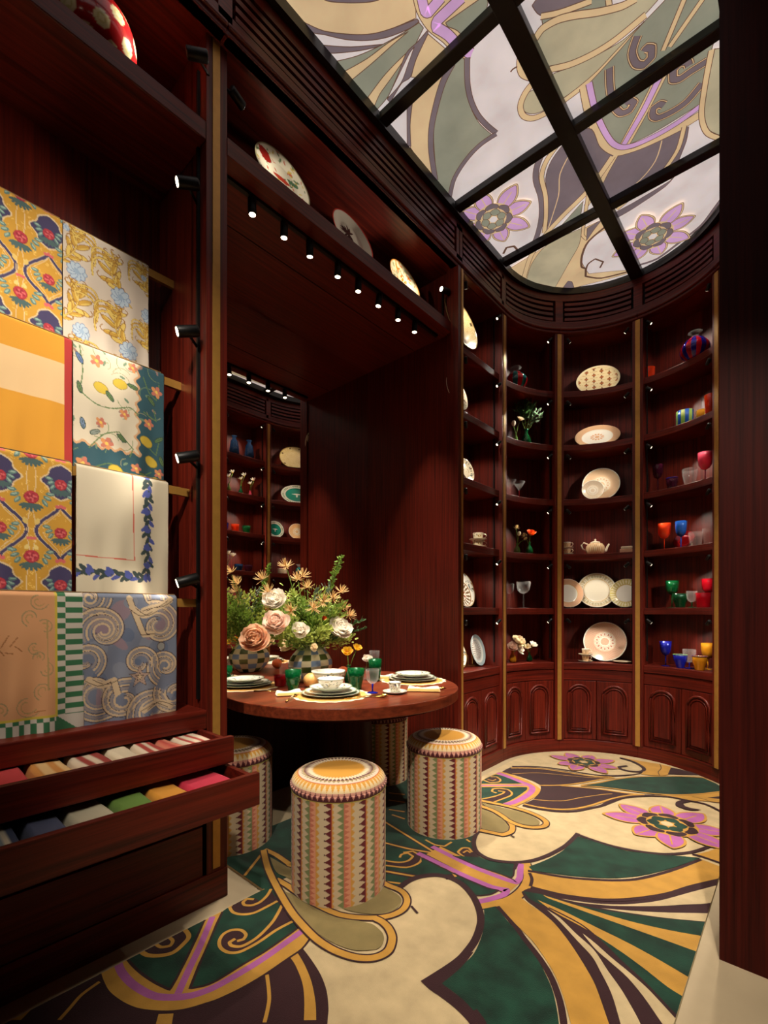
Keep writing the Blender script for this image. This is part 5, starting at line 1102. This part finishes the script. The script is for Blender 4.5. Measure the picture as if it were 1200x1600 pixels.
posy(S('B',827,.08),ZS[2],'green','slim green bud vase with orange poppy',.1,[(0,.055,.055,'orange','bright orange poppy on the third shelf','poppy'),(.06,.045,.03,'rust','dry dark flower beside the orange poppy','spider')])
goblet(S('B',796,.1),ZS[1],'clear beaded stem glass half hidden by the post','clear',.2,.036,.42,knobs=5); goblet(S('B',818,.1),ZS[1],'clear balloon glass with beaded stem','clear',.22,.055,.45,knobs=5)
posy(S('B',801,.1),ZS[0],'amber','amber bud vase with pale blossoms on the counter',.1,[(-.04,.06,.06,'cream','cream ruffled blossom in the amber vase','peony'),(.02,.02,.05,'pink','pink blossom in the amber vase, right','rose'),(-.05,.0,.05,'white','white blossom low in the amber vase','rose')])
posy(S('B',827,.1),ZS[0],'dkgreen','dark green bud vase with white blossoms on the counter',.08,[(-.02,.05,.045,'white','white flat blossom over the dark green vase','anemone'),(.03,.035,.04,'cream','cream blossom beside the white flat one','anemone'),(.08,.085,.04,'white','white blossom on a long leaning stem','lily')])
# cabinet D
tumbler(S('D',1013,.1),ZS[5],'orange glass cup on the top shelf beside the brass post','orange',.10,.045,.05)
striped_vase(S('D',1086,.07),ZS[5],'round vase with red and blue stripes, top of the goblet cabinet','cobalt','red',.095,.165,9)
o=striped_vase(S('D',1070,.09),ZS[4],'straight tumbler with green and blue stripes','blue','lime',.056,.11,7,neck=False,straight=True)
tumbler(S('D',1097,.12),ZS[4],'small amber tumbler behind the brown one','amber',.08,.035,.04); tumbler(S('D',1111,.07),ZS[4],'orange brown tall tumbler at the right wall','orange',.14,.035,.04)
goblet(S('D',1028,.08),ZS[3],'dark plum goblet on the fourth shelf','plum',.21,.036); tumbler(S('D',1050,.08),ZS[3],'small purple rimmed tumbler','plum',.085,.03,.04,rim='cobalt'); tumbler(S('D',1078,.08),ZS[3],'clear flared tumbler on the fourth shelf','clear',.12,.035,.05); goblet(S('D',1102,.07),ZS[3],'ribbed pink goblet on the fourth shelf','pink',.2,.045,.6)
goblet(S('D',1038,.08),ZS[2],'orange goblet on the third shelf','orange',.2,.044,.58); goblet(S('D',1064,.08),ZS[2],'blue goblet on the third shelf','blue',.2,.038,.58); tumbler(S('D',1087,.06),ZS[2],'clear cut tumbler right of the blue goblet','clear',.1,.035,.045); tumbler(S('D',1109,.06),ZS[2],'clear cut tumbler nearest the right wall','clear',.11,.035,.045)
bay_plate('D',1070,2,.2,.075,ringfn((120,10,16),[(.5,.56,(160,30,30))]),'dark red dish leaning behind the blue goblet',tilt=30)
goblet(S('D',1050,.15),ZS[1],'dark green goblet on the second shelf','green',.21,.044,.52); tumbler(S('D',1063,.06),ZS[1],'deep green fluted tumbler on the second shelf','dkgreen',.105,.032,.05); goblet(S('D',1081,.05),ZS[1],'small clear cup on a green foot','clear',.12,.034,.68,stemcol='green'); tumbler(S('D',1099,.06),ZS[1],'red tumbler on the second shelf','red',.105,.04,.048); goblet(S('D',1107,.17),ZS[1],'tall red goblet behind the red tumbler','red',.21,.042,.5)
goblet(S('D',1040,.09),ZS[0],'cobalt blue goblet on the counter','cobalt',.19,.038,.58); tumbler(S('D',1063,.05),ZS[0],'cobalt cup with lime rim on the counter','cobalt',.10,.026,.046,rim='lime'); goblet(S('D',1077,.09),ZS[0],'clear flared glass on a blue foot','clear',.14,.042,.7,stemcol='cobalt'); tumbler(S('D',1093,.05),ZS[0],'amber cup with violet rim on the counter','amber',.10,.03,.046,rim='purple'); goblet(S('D',1106,.15),ZS[0],'amber goblet at the right end of the counter','amber',.19,.042,.6)
# cabinets seen in the mirror
for t,lb in ((.30,'nearer the brass post'),(.62,'further from the brass post')):
    p=BP['F'](t,.12,0); o=thing('blue_bottle','tall blue glass bottle in the mirror, '+lb,'bottle',at(p,ZS[5]),0,'blue bottles'); MB().lathe(shell([(.05,0),(.058,.01),(.055,.08),(.042,.17),(.022,.2),(.02,.22),(.034,.235)]),20).build('body',GM['navy'],o)
for t,c,lb,hh in ((.3,'pink','pink bud vase with a white lily, in the mirror',.07),(.5,'green','green bud vase with a white lily, in the mirror',.1),(.75,'lime','pale bud vase with white lilies, in the mirror',.1),(.92,'lime','bud vase of yellow sprays, in the mirror',.1)):
    p=BP['F'](t,.1,0); bud_vase(p,ZS[4],lb,c,hh,.025)
    for k in range(2): bloom((p[0],p[1],ZS[4]+hh*.8),(p[0]-.03,p[1]+.04*(k-.5)+.01,ZS[4]+hh+.07+.05*k),.045,'white','white lily of the '+lb.split(' with')[0].split(' of')[0]+(', upper, in the mirror' if k else ', lower, in the mirror'),'lily')
for t,c,lb in ((.38,'green','small green cup seen in the mirror'),(.62,'orange','small orange cup seen in the mirror'),(.84,'cobalt','small cobalt cup seen in the mirror')): tumbler(BP['F'](t,.1,0),ZS[3],lb,c,.09,.035,.048)
for t,c,lb in ((.34,'plum','dark plum cup seen low in the mirror'),(.55,'navy','dark blue cup seen low in the mirror')): tumbler(BP['F'](t,.1,0),ZS[2],lb,c,.08,.035,.05)
p=BP['F'](.78,.1,0); bud_vase(p,ZS[2],'clear bud vase with white flowers low in the mirror','clear',.09,.03)
for k in range(3): bloom((p[0],p[1],ZS[2]+.07),(p[0]-.03,p[1]+.05*(k-1),ZS[2]+.16+.02*(k%2)),.05,'white','white flower low in the mirror, %s of three'%('first','second','third')[k],'anemone')
p=BP['E'](.62,.1,0); o=thing('cream_box','small cream lidded box seen low in the mirror','box',at(p,ZS[2]),.9); MB().box(-.07,.07,-.04,.04,0,.05).build('base',mat('cream_glaze',CRM,.3,noise=.05),o,bevel=.006); MB().box(-.072,.072,-.042,.042,.05,.065).build('lid',mat('cream_glaze',CRM,.3),o,bevel=.006)
striped_vase(BP['E'](.3,.1,0),ZS[2],'round teal glass vase seen low in the mirror','teal','teal',.05,.09,5)
# ------------------------------------------------------------------ tea things
def polar_part(prof,nu,fn,parent,name): return link(name,polar(prof,nu,fn,name=name),parent)
def cup(p,z,label,fn,r=.038,h=.055,group='cups and saucers',saucer=None,rz=0,stack=1):
    for k in range(stack):
        zz=z+k*(h*.95+.008)
        if saucer:
            s=thing('saucer',('lower ' if stack>1 and k==0 else 'upper ' if stack>1 else '')+'saucer under the '+label,'saucer',at(p,zz),rz,group); polar_part(plate_prof(saucer,18,.012,.5),64,fn,s,'dish')
        o=thing('cup',('lower ' if stack>1 and k==0 else 'upper ' if stack>1 else '')+label,'cup',at(p,zz+(.006 if saucer else 0)),rz,group)
        pr=[(1e-4,0),(r*.6,0),(r*.75,.004)]+[(r*(.8+.2*t),h*t) for t in np.linspace(.15,1,12)]+[(r*.93,h),(r*.7,.012),(1e-4,.008)]
        polar_part(pr,72,fn,o,'body')
        MB().tube([(r*.85,0,h*.85),(r*1.35,0,h*.85),(r*1.55,0,h*.6),(r*1.3,0,h*.3),(r*.8,0,h*.25)],.0035,6).build('handle',mat('cream_glaze',CRM,.3),o,recalc=False)
chk=check_fn((206,160,110),(226,208,176),12,40,med=False)
blk=band((222,210,180),[(84,80,70),(120,112,90),(150,120,60)],21,50,.2)
cup(S('A',747,.09),ZS[2],'floral teacup stacked on the shelf beside the niche',blk,.04,.05,saucer=.065,rz=.7,stack=2)
cup(S('C',885,.09),ZS[2],'beige checked teacup by the brass post',chk,.036,.048,saucer=.055,stack=2)
cup(S('C',915,.06),ZS[0],'beige espresso cup before the pink platter',chk,.03,.05,saucer=.056,stack=2)
p=S('C',930,.1); tp=thing('teapot','cream and peach checked teapot on the third shelf','teapot',at(p,ZS[2]),math.atan2(R2.y,R2.x))
def tpc(C,r,t,q): C[:]=(226,206,170); k=(np.floor(q*60)+np.floor(t/(2*PI)*56)).astype(int)%2; C[(k==0)&(q>.06)&(q<.8)]=(206,156,104); C[q>.86]=CRM
polar_part([(1e-4,0),(.06,0),(.066,.006),(.072,.03),(.074,.05),(.07,.07),(.058,.088),(.045,.094),(.03,.1),(1e-4,.102)],96,tpc,tp,'body'); CG=mat('cream_glaze',CRM,.3)
MB().lathe([(.04,.095),(.036,.104),(.016,.112),(.005,.116),(.009,.124),(.003,.132),(1e-4,.133)],20).build('lid',CG,tp)
MB().tube([(.066,0,.025),(.09,0,.035),(.1,0,.065),(.115,0,.09)],[.014,.011,.008,.006],10).build('spout',CG,tp,recalc=False); MB().tube([(-.062,0,.085),(-.095,0,.1),(-.115,0,.08),(-.105,0,.05),(-.068,0,.025)],.006,8).build('handle',CG,tp,recalc=False)
p=S('C',982,.08); o=thing('lidded_box','small stacked cream and pink box at the right of the teapot','box',at(p,ZS[2]),.2); MB().box(-.06,.06,-.04,.04,0,.03).build('base',mat('pink_glaze',(206,160,130),.3,noise=.05),o,bevel=.005); MB().box(-.052,.062,-.04,.04,.03,.05).build('lid',CG,o,bevel=.005)
# ------------------------------------------------------------------ round table
TCX,TCY,TR=-1.925,1.80,.645
tb=thing('round_table','round mahogany dining table set against the mirror','table',(TCX,TCY,0))
def disc(r,z0,z1,xmin):
    pts=[(r*math.cos(2*PI*i/96),r*math.sin(2*PI*i/96)) for i in range(96)]; pts=[(max(x,xmin),y) for x,y in pts]; N=96
    return MB().add([(x,y,z0) for x,y in pts]+[(x,y,z1) for x,y in pts],[tuple(range(N))[::-1],tuple(range(N,2*N))]+[(i,(i+1)%N,N+(i+1)%N,N+i) for i in range(N)])
xm=XM+.009-TCX
disc(TR,ZT-.052,ZT,xm).build('table_top',W_T,tb,bevel=.004); disc(TR*.9,ZT-.075,ZT-.053,xm).build('apron',W_SHADE,tb)
MB().lathe([(.24,0),(.24,.03),(.17,.05),(.165,ZT-.1),(.2,ZT-.075)],40).build('pedestal',W_SHADE,tb)
TP=lambda px,py,z=ZT:onz(px,py,z)
GRN=(96,124,84)
leafy=lambda seed,dens=.07:floral(WHT,[(96,108,70),(70,80,120),(170,140,66),(96,90,70)],seed,70,(150,156,130),dens)
WLEAF=lambda seed:band(WHT,[(96,108,70),(70,80,124),(170,140,60),(92,84,64)],seed,60,.14,(150,156,130))
def rimleaf(C,r,t,q): leafy(31,.06)(C,r,t,q); C[r<.62]=WHT; C[(r>.93)&(r<.97)]=(150,170,142); C[q>.93]=WHT
def setting(px,py,lb,rot,bowl,z=ZT):
    x,y=TP(px,py); grp='place settings'
    m=thing('placemat','scalloped golden placemat with white edge, '+lb,'placemat',(x,y,ZT+.0008),rot,grp)
    N=120; pts=[((.195+.006*math.sin(i*2*PI/N*18)),i*2*PI/N) for i in range(N)]
    for nm,k,zz,mt in (('edge',1,.001,mat('mat_white',(224,206,172),.8,noise=.05)),('centre',.9,.0022,mat('mat_gold',(196,146,70),.8,noise=.1))):
        MB().add([(r*k*math.cos(a),r*k*math.sin(a),0) for r,a in pts]+[(r*k*math.cos(a),r*k*math.sin(a),zz) for r,a in pts],[tuple(range(N,2*N))]+[(i,(i+1)%N,N+(i+1)%N,N+i) for i in range(N)]).build(nm,mt,m)
    zz=ZT+.0072
    for nm,r,h,fn,l2 in (('charger_plate',.145,.011,rimleaf,'green rimmed dinner plate at the bottom, '),('dinner_plate',.13,.011,rimleaf,'white patterned plate in the middle, '),('soup_plate',.105,.02,leafy(33),'deep patterned plate on top, ')):
        t=thing(nm,l2+lb,'plate',(x,y,zz),0,grp); polar_part(plate_prof(r,26,h),96,fn,t,'dish'); zz+=h*.62+.003
    if bowl:
        for r,h,l2 in ((.066,.05,'patterned bowl standing on the plates, '),):
            t=thing('bowl',l2+lb,'bowl',(x,y,zz-.008),0,grp)
            polar_part([(1e-4,0),(r*.5,0),(r*.55,.006)]+[(r*(.6+.4*math.sin(PI/2*t_)),h*(.12+.88*t_)) for t_ in np.linspace(.1,1,14)]+[(r*.95,h),(r*.5,.014),(1e-4,.012)],96,WLEAF(35),t,'body')
    return x,y
sx,sy=setting(517,1086,'front place setting',0,True)
lx,ly=setting(383,1072,'place setting left by the linens',0,False)
rx,ry=setting(645,1063,'place setting right by the side panel',0,False)
def tnapkin(px,py,rz,lb,L=.16,Wd=.09):
    x,y=TP(px,py); t=thing('table_napkin','folded white napkin with gold edge '+lb,'napkin',(x,y,ZT+.004),rz,'table napkins')
    c=Canvas(L,Wd,.004,(224,214,192)); c.where((c.Y<.006)|(c.Y>Wd-.006),(206,170,96)); U=c.X/L;V=c.Y/Wd; zz=.012+.006*np.sin(U*7+V*2)*V+.004*np.sin(V*9)
    e=np.minimum(np.minimum(U,1-U)*L,np.minimum(V,1-V)*Wd); zz=zz*np.clip(e/.008,0,1)**.5
    link('cloth',paint_mesh('napkin',np.stack([c.X-L/2,c.Y-Wd/2,zz],-1),c.C,PRINT),t)
tnapkin(452,1086,1.1,'left of the front setting',.13,.07); tnapkin(662,1080,.62,'in front of the far setting',.17,.06); tnapkin(603,1060,.9,'behind the green glasses',.12,.07)
CUT=mat('gold_cutlery',(206,170,96),.22,1,noise=.05)
def cutlery(kind,px,py,rz,lb):
    x,y=TP(px,py); t=thing(kind,lb,'cutlery',(x,y,ZT+.006),rz,'gold cutlery')
    MB().tube([(-.1,0,0),(-.04,0,.003),(.03,0,.002)],[.0042,.003,.0026],6).build('handle',CUT,t,recalc=False)
    h=MB()
    if kind=='fork':
        h.tube([(.03,0,.002),(.045,0,.001)],[.003,.010],6)
        for s in (-1.5,-.5,.5,1.5): h.tube([(.045,s*.005,.001),(.085,s*.005,.003)],[.0016,.0012],5)
    elif kind=='spoon': 
        h.lathe([(1e-4,-.003),(.010,-.002),(.017,.002),(.019,.005)],16,c=(.05,0,0),cap=False)
    else: h.tube([(.03,0,.002),(.09,.004,.002),(.11,.008,.002)],[.003,.007,.001],4)
    h.build('head',CUT,t,recalc=False)
cutlery('fork',457,1092,2.2,'gold fork on the napkin of the front setting'); cutlery('knife',571,1092,.95,'gold knife right of the front setting'); cutlery('spoon',585,1089,.95,'gold spoon with round bowl right of the front setting'); cutlery('fork',425,1083,.5,'gold fork between the left and front settings'); cutlery('knife',665,1077,.5,'gold knife on the far napkin')
def tg(px,py,kind,label,*a,**k):
    p=TP(px,py); (goblet if kind=='g' else tumbler)((p[0],p[1],0),ZT+.001,label,*a,group='glasses on the table',**k)
tg(458,1080,'t','deep green tumbler left of the front bowls','green',h=.11,r0=.026,r1=.042); tg(556,1077,'t','deep green tumbler right of the front bowls','green',h=.11,r0=.03,r1=.045); tg(586,1064,'t','tall green tumbler behind the blue footed glass','green',h=.13,r0=.03,r1=.04)
tg(582,1083,'g','clear glass on a cobalt blue foot','clear',h=.12,r=.034,bh=.62,stemcol='cobalt'); tg(447,1070,'t','clear ribbed tumbler before the vase','clear',h=.12,r0=.03,r1=.04); tg(585,1048,'t','clear tall tumbler beside the daffodil','clear',h=.14,r0=.03,r1=.036); tg(352,1068,'t','dark green tumbler at the left post','green',h=.1,r0=.026,r1=.04)
def tcup(px,py,label,r=.032,h=.05): p=TP(px,py); cup((p[0],p[1],0),ZT+.001,label,WLEAF(41),r,h,group='cups on the table',saucer=.062,rz=-.6)
tcup(617,1083,'patterned espresso cup at the right of the table')
p=TP(553,1068); tb2=thing('serving_bowl','large patterned bowl in front of the orange','bowl',(TP(513,1072)[0],TP(513,1072)[1],ZT+.001),0); polar_part([(1e-4,0),(.05,0),(.055,.008)]+[(.06+.035*math.sin(PI/2*t),.085*(.1+.9*t)) for t in np.linspace(.05,1,16)]+[(.09,.085),(.05,.016),(1e-4,.014)],120,WLEAF(43),tb2,'body')
def fruit(px,py,col,r,label,kind):
    x,y=TP(px,py); o=thing(kind,label,'fruit',(x,y,ZT+r*.93),0,'fruit on the table'); MB().lathe([(1e-4,-r*.93)]+[(r*math.sin(PI*t),-r*.95*math.cos(PI*t)) for t in np.linspace(.06,.94,14)]+[(1e-4,r*.88)],22).build('flesh',mat('fruit_'+kind+str(int(px)),col,.45,noise=.25,nscale=25,bump=.1),o); MB().tube([(0,0,r*.86),(.003,0,r*1.1)],.002,5).build('stalk',LEAF['dark'],o,recalc=False)
fruit(486,1074,(214,160,92),.042,'pale peach in front of the checked vase','peach'); fruit(536,1058,(206,92,36),.036,'orange beside the daffodil','orange')
tg(438,1072,'t','small ruby red tumbler left of the clear ribbed one','red',h=.06,r0=.03,r1=.036)
p=TP(545,1070); bud_vase((p[0],p[1],0),ZT+.001,'emerald bud vase with daffodils','green',.11,.024)
bloom((p[0],p[1],ZT+.08),(p[0]+.02,p[1]-.03,ZT+.175),.045,'yellow','yellow daffodil lower in the emerald vase','poppy',centre='orange'); bloom((p[0],p[1],ZT+.08),(p[0]+.03,p[1]+.03,ZT+.195),.038,'yellow','yellow daffodil upper in the emerald vase','poppy',centre='orange')
p=TP(572,1062); bud_vase((p[0],p[1],0),ZT+.001,'patterned white bud vase with white blossom','clear',.075,.022); bloom((p[0],p[1],ZT+.06),(p[0]+.01,p[1],ZT+.12),.036,'white','white blossom beside the daffodils','rose')
# ---- checked vase and its arrangement
VX,VY=-2.17,1.775
vs=thing('checked_vase','flattened round vase with green, blue and cream checks','vase',(VX,VY,ZT),0)
def vchk(C,r,t,q):
    C[:]=(196,186,152); a=np.floor(t/(2*PI)*14).astype(int); b=np.floor(q*6.5).astype(int); C[(a%2==0)&(b%2==0)]=(66,80,36); C[(a%2==1)&(b%2==1)]=(112,134,166); C[q>.88]=(170,176,140)
pr=[(1e-4,0),(.07,0)]+[(.075+.075*math.sin(PI*t)**.8,.20*t) for t in np.linspace(.03,.97,40)]+[(.06,.205),(.065,.22),(.058,.22),(.05,.19)]
link('body',polar(pr,144,vchk,name='vase'),vs).scale=(.62,1,1)
VB=Vector((VX,VY,ZT+.17))
def hp(px,py,X): 
    v=toward(px); d=X/v.x; return Vector((X,v.y*d,HC+(HOR-py)*d/FOC))
for i,(px,py,X,r,c,k,lb) in enumerate(((431,943,-2.12,.076,'white','peony','white peony high on the left'),(432,976,-2.05,.076,'pink','peony','blush pink peony below the white one'),(401,1000,-2.02,.082,'peach','peony','peach peony at the lower left'),(470,987,-2.03,.055,'white','rose','small white rose in the middle'),(527,987,-2.06,.085,'white','peony','large white peony on the right'),(491,1012,-2.0,.024,'cream','rose','tiny cream bud over the vase'),(455,1010,-2.38,.07,'cream','peony','cream peony facing the mirror'),(500,962,-2.36,.07,'pink','peony','pink peony facing the mirror'),(506,968,-2.05,.022,'orange','poppy','small orange flower in the foliage'))):
    bloom(VB,hp(px,py,X),r,c,lb+' of the big bouquet',k,seed=i,centre='yellow')
for i,(px,py,X,lb) in enumerate(((447,885,-2.2,'tallest'),(465,905,-2.18,'second tallest'),(480,918,-2.12,'middle'),(533,925,-2.1,'right upper'),(536,950,-2.08,'right lower'),(505,940,-2.05,'centre'),(420,925,-2.15,'left'),(490,950,-2.02,'front'),(455,955,-2.05,'low left'),(473,900,-2.14,'beside the tallest'),(520,935,-2.04,'inner right'),(545,962,-2.05,'far right'),(410,905,-2.2,'far left'))):
    o=bloom(VB,hp(px,py,X),.052,'rust','rusty pink spiky grevillea head, %s of the bouquet'%lb,'spider',seed=30+i)
for i,(px,py,X,lb,c,n,L,W,sp) in enumerate(((533,870,-2.12,'tall upright foxtail stem','green',255,.022,.006,.014),(456,925,-2.15,'upright foxtail stem left','green',110,.022,.006,.014),(470,935,-2.08,'upright foxtail stem middle','green',110,.022,.006,.014),(565,970,-2.0,'arching fern frond, upper right','dark',60,.026,.006,.01),(570,982,-2.0,'arching fern frond, lower right','dark',60,.026,.006,.01),(490,925,-2.1,'grey olive sprig centre','grey',60,.03,.006,.05),(510,915,-2.12,'grey olive sprig right','grey',60,.03,.006,.05),(440,990,-2.05,'lime filler lower left','lime',289,.022,.008,.08),(500,985,-2.03,'lime filler lower right','lime',289,.022,.008,.08),(480,960,-2.1,'green filler behind the roses','green',340,.024,.008,.09),(520,960,-2.1,'green filler on the right','lime',340,.024,.007,.08),(450,950,-2.2,'green filler on the left','green',306,.024,.008,.09),(545,1000,-2.1,'trailing greenery at the right','lime',204,.022,.007,.06),(470,1000,-2.28,'greenery near the mirror','green',340,.024,.008,.1),(500,950,-2.32,'tall greenery near the mirror','lime',340,.024,.008,.1),(415,985,-2.08,'greenery at far left','green',255,.022,.008,.07),(455,925,-2.12,'high lime filler left','lime',220,.022,.006,.07),(500,928,-2.1,'high lime filler middle','lime',240,.022,.006,.08),(530,945,-2.08,'high green filler right','green',220,.022,.006,.07),(440,960,-2.1,'light filler between the peonies','lime',200,.02,.006,.06))):
    spray(VB,hp(px,py,X),lb+' of the big bouquet',c,n,L,W,sp,seed=i)
# ------------------------------------------------------------------ stools
SR,SH=.198,.47
def stool_side():
    nu,nv=9*36,170; t=np.linspace(0,2*PI,nu,endpoint=False); z=np.linspace(0,.405,nv); T,Zz=np.meshgrid(t,z); C=np.empty((nv,nu,3)); C[:]=(206,184,150)
    f=(T/(2*PI)*9)%1; g=(Zz/.0272)%1; h=(Zz/.02)%1; tri=lambda k:1-np.abs(k*2-1)
    C[(f<.2)&(f>.2-.17*tri(g))]=(96,20,30); C[(f<.04)&((f-.025)**2/.00018+(g-.5)**2/.012<1)]=(50,20,24); C[(f>=.2)&(f<.225)]=(150,40,36); C[(f>=.225)&(f<.255)]=(206,150,70)
    m=(f>=.255)&(f<.31); C[m&(f<.255+.055*tri(h))]=(206,150,70)
    m=(f>=.31)&(f<.54); C[m&(f>.54-.16*tri(g))]=(122,132,84); C[(f>=.54)&(f<.565)]=(122,132,84); C[(f>=.565)&(f<.58)]=(196,140,60)
    m=(f>=.58)&(f<.76); C[m]=(218,150,116); C[m&(f<.58+.15*tri(h))]=(196,112,86); C[(f>=.76)&(f<.775)]=(160,60,30); C[(f>=.775)&(f<.79)]=(206,150,60)
    m=(f>=.79)&(f<.9); C[m&(f<.79+.1*tri(g))]=(206,150,66)
    return paint_mesh('stool_cover',np.stack([SR*np.cos(T),SR*np.sin(T),Zz],-1),C,PRINT,True)
def stool_top():
    nu=54*8; pr=[(SR+.002,.403)]; pr+=[(SR+.005*math.sin(PI*s/.04) if s<.04 else SR,.403+s) for s in np.linspace(0,.022,8)]
    pr+=[(SR-.055+.055*math.cos(a),.425+.045*math.sin(a)) for a in np.linspace(0,PI/2,44)]+[(r,SH) for r in np.linspace(SR-.058,.001,30)]
    pr=np.array(pr); s=np.r_[0,np.cumsum(np.hypot(*np.diff(pr,axis=0).T))]; t=np.linspace(0,2*PI,nu,endpoint=False); S_,T=np.meshgrid(s,t,indexing='ij'); C=np.empty(S_.shape+(3,)); C[:]=(222,204,176)
    k=(T/(2*PI)*54)%1; tri=1-np.abs(k*2-1); cr=(226,208,178)
    S_=S_/1.25
    C[S_<.004]=(176,160,70); m=(S_>=.004)&(S_<.034); C[m]=(210,150,130); C[m&(S_<.008+.026*tri)]=(84,18,32)
    m=(S_>=.034)&(S_<.062); C[m]=(222,196,150); C[m&(S_>.062-.026*tri)]=(210,152,60); C[(S_>=.062)&(S_<.066)]=(190,90,40)
    m=(S_>=.066)&(S_<.083); C[m]=(226,196,176); C[m&(S_>.083-.012*tri)]=(150,140,96); C[(S_>=.083)&(S_<.085)]=(190,150,80)
    m=(S_>=.085)&(S_<.105); C[m]=cr; C[m&(S_<.085+.018*tri)]=(90,26,36)
    m=(S_>=.105)&(S_<.118); C[m]=cr; C[m&(S_>.118-.010*tri)]=(206,146,46); C[S_>=.118]=(206,146,46)
    P3=np.repeat(pr[:,None,:],nu,1); return paint_mesh('stool_cushion',np.stack([P3[...,0]*np.cos(T),P3[...,0]*np.sin(T),P3[...,1]],-1),C,PRINT,True)
ms_,mt_=stool_side(),stool_top()
for i,(x,y,lb,z) in enumerate(((-1.458,1.344,'round stool with triangle stripes in the foreground',.014),(-1.433,2.089,'round triangle striped stool on the right by the cabinet doors',.014),(-2.167,2.37,'round triangle striped stool tucked under the back of the table',.014),(-2.136,1.238,'round triangle striped stool behind the open drawers',.014))):
    o=thing('pouf_stool',lb,'stool',(x,y,z),.35+i*.9,'triangle striped stools'); link('cover',ms_,o); link('cushion',mt_,o); MB().lathe([(SR-.01,-.002),(SR-.004,.004),(SR-.004,.01)],48).build('base',BLACK,o)
# ------------------------------------------------------------------ shop lamps out of view; track spots added to light the alcove
SHOPT=(((.35,-.30,3.25),(-.95,1.55,0),.95,46,'aimed at the near rug'),((.28,.02,3.25),(-.85,2.9,0),.9,34,'aimed at the far rug'),((-.35,-.5,3.25),(-1.95,.45,1.72),.8,50,'aimed at the tablecloths'),((-.15,-.8,3.25),(-1.55,1.0,.62),.35,26,'aimed at the drawers'),((.55,-.1,3.25),(-.25,1.25,0),.8,34,'aimed at the stone floor'))
for i,(p,q,k,cn,lb) in enumerate(SHOPT): lamp(p,q,'added unseen spotlight of the shop '+lb,'added spotlights of the shop',P_RUG*k,cone=cn,size=.04,scale=2.2,blend=.9,mount=(p[0],p[1],p[2]+.11))
tag(MB().box(-.5,.7,-.82,.06,3.36,3.372).build('track_plate',BLACK),'unseen flat black plate added to carry the shop spotlights','lamp track')
for i,(x,y,lb) in enumerate(((.75,.9,'nearest the alcove'),(.75,-.7,'behind the photographer'),(2.2,.4,'far right'),(-.55,-1.1,'over the linen cabinet end'))):
    o=thing('downlight','round recessed ceiling downlight '+lb,'downlight',(x,y,ZC+.045),0,'downlights of the shop'); MB().lathe([(.05,-.004),(.06,-.006),(.062,.012),(.05,.012)],24,cap=False).build('ring',BLACK,o); MB().lathe([(1e-4,.006),(.048,.006),(.048,.01)],24,cap=False).build('lens',LENS,o)
    l=bpy.data.lights.new('down','SPOT'); l.energy=P_SHOP; l.color=WARM; l.spot_size=math.radians(95); l.spot_blend=.8; l.shadow_soft_size=.05
    lo=bpy.data.objects.new('down_beam',l); COL.objects.link(lo); lo.parent=o; lo.location=(0,0,-.02)
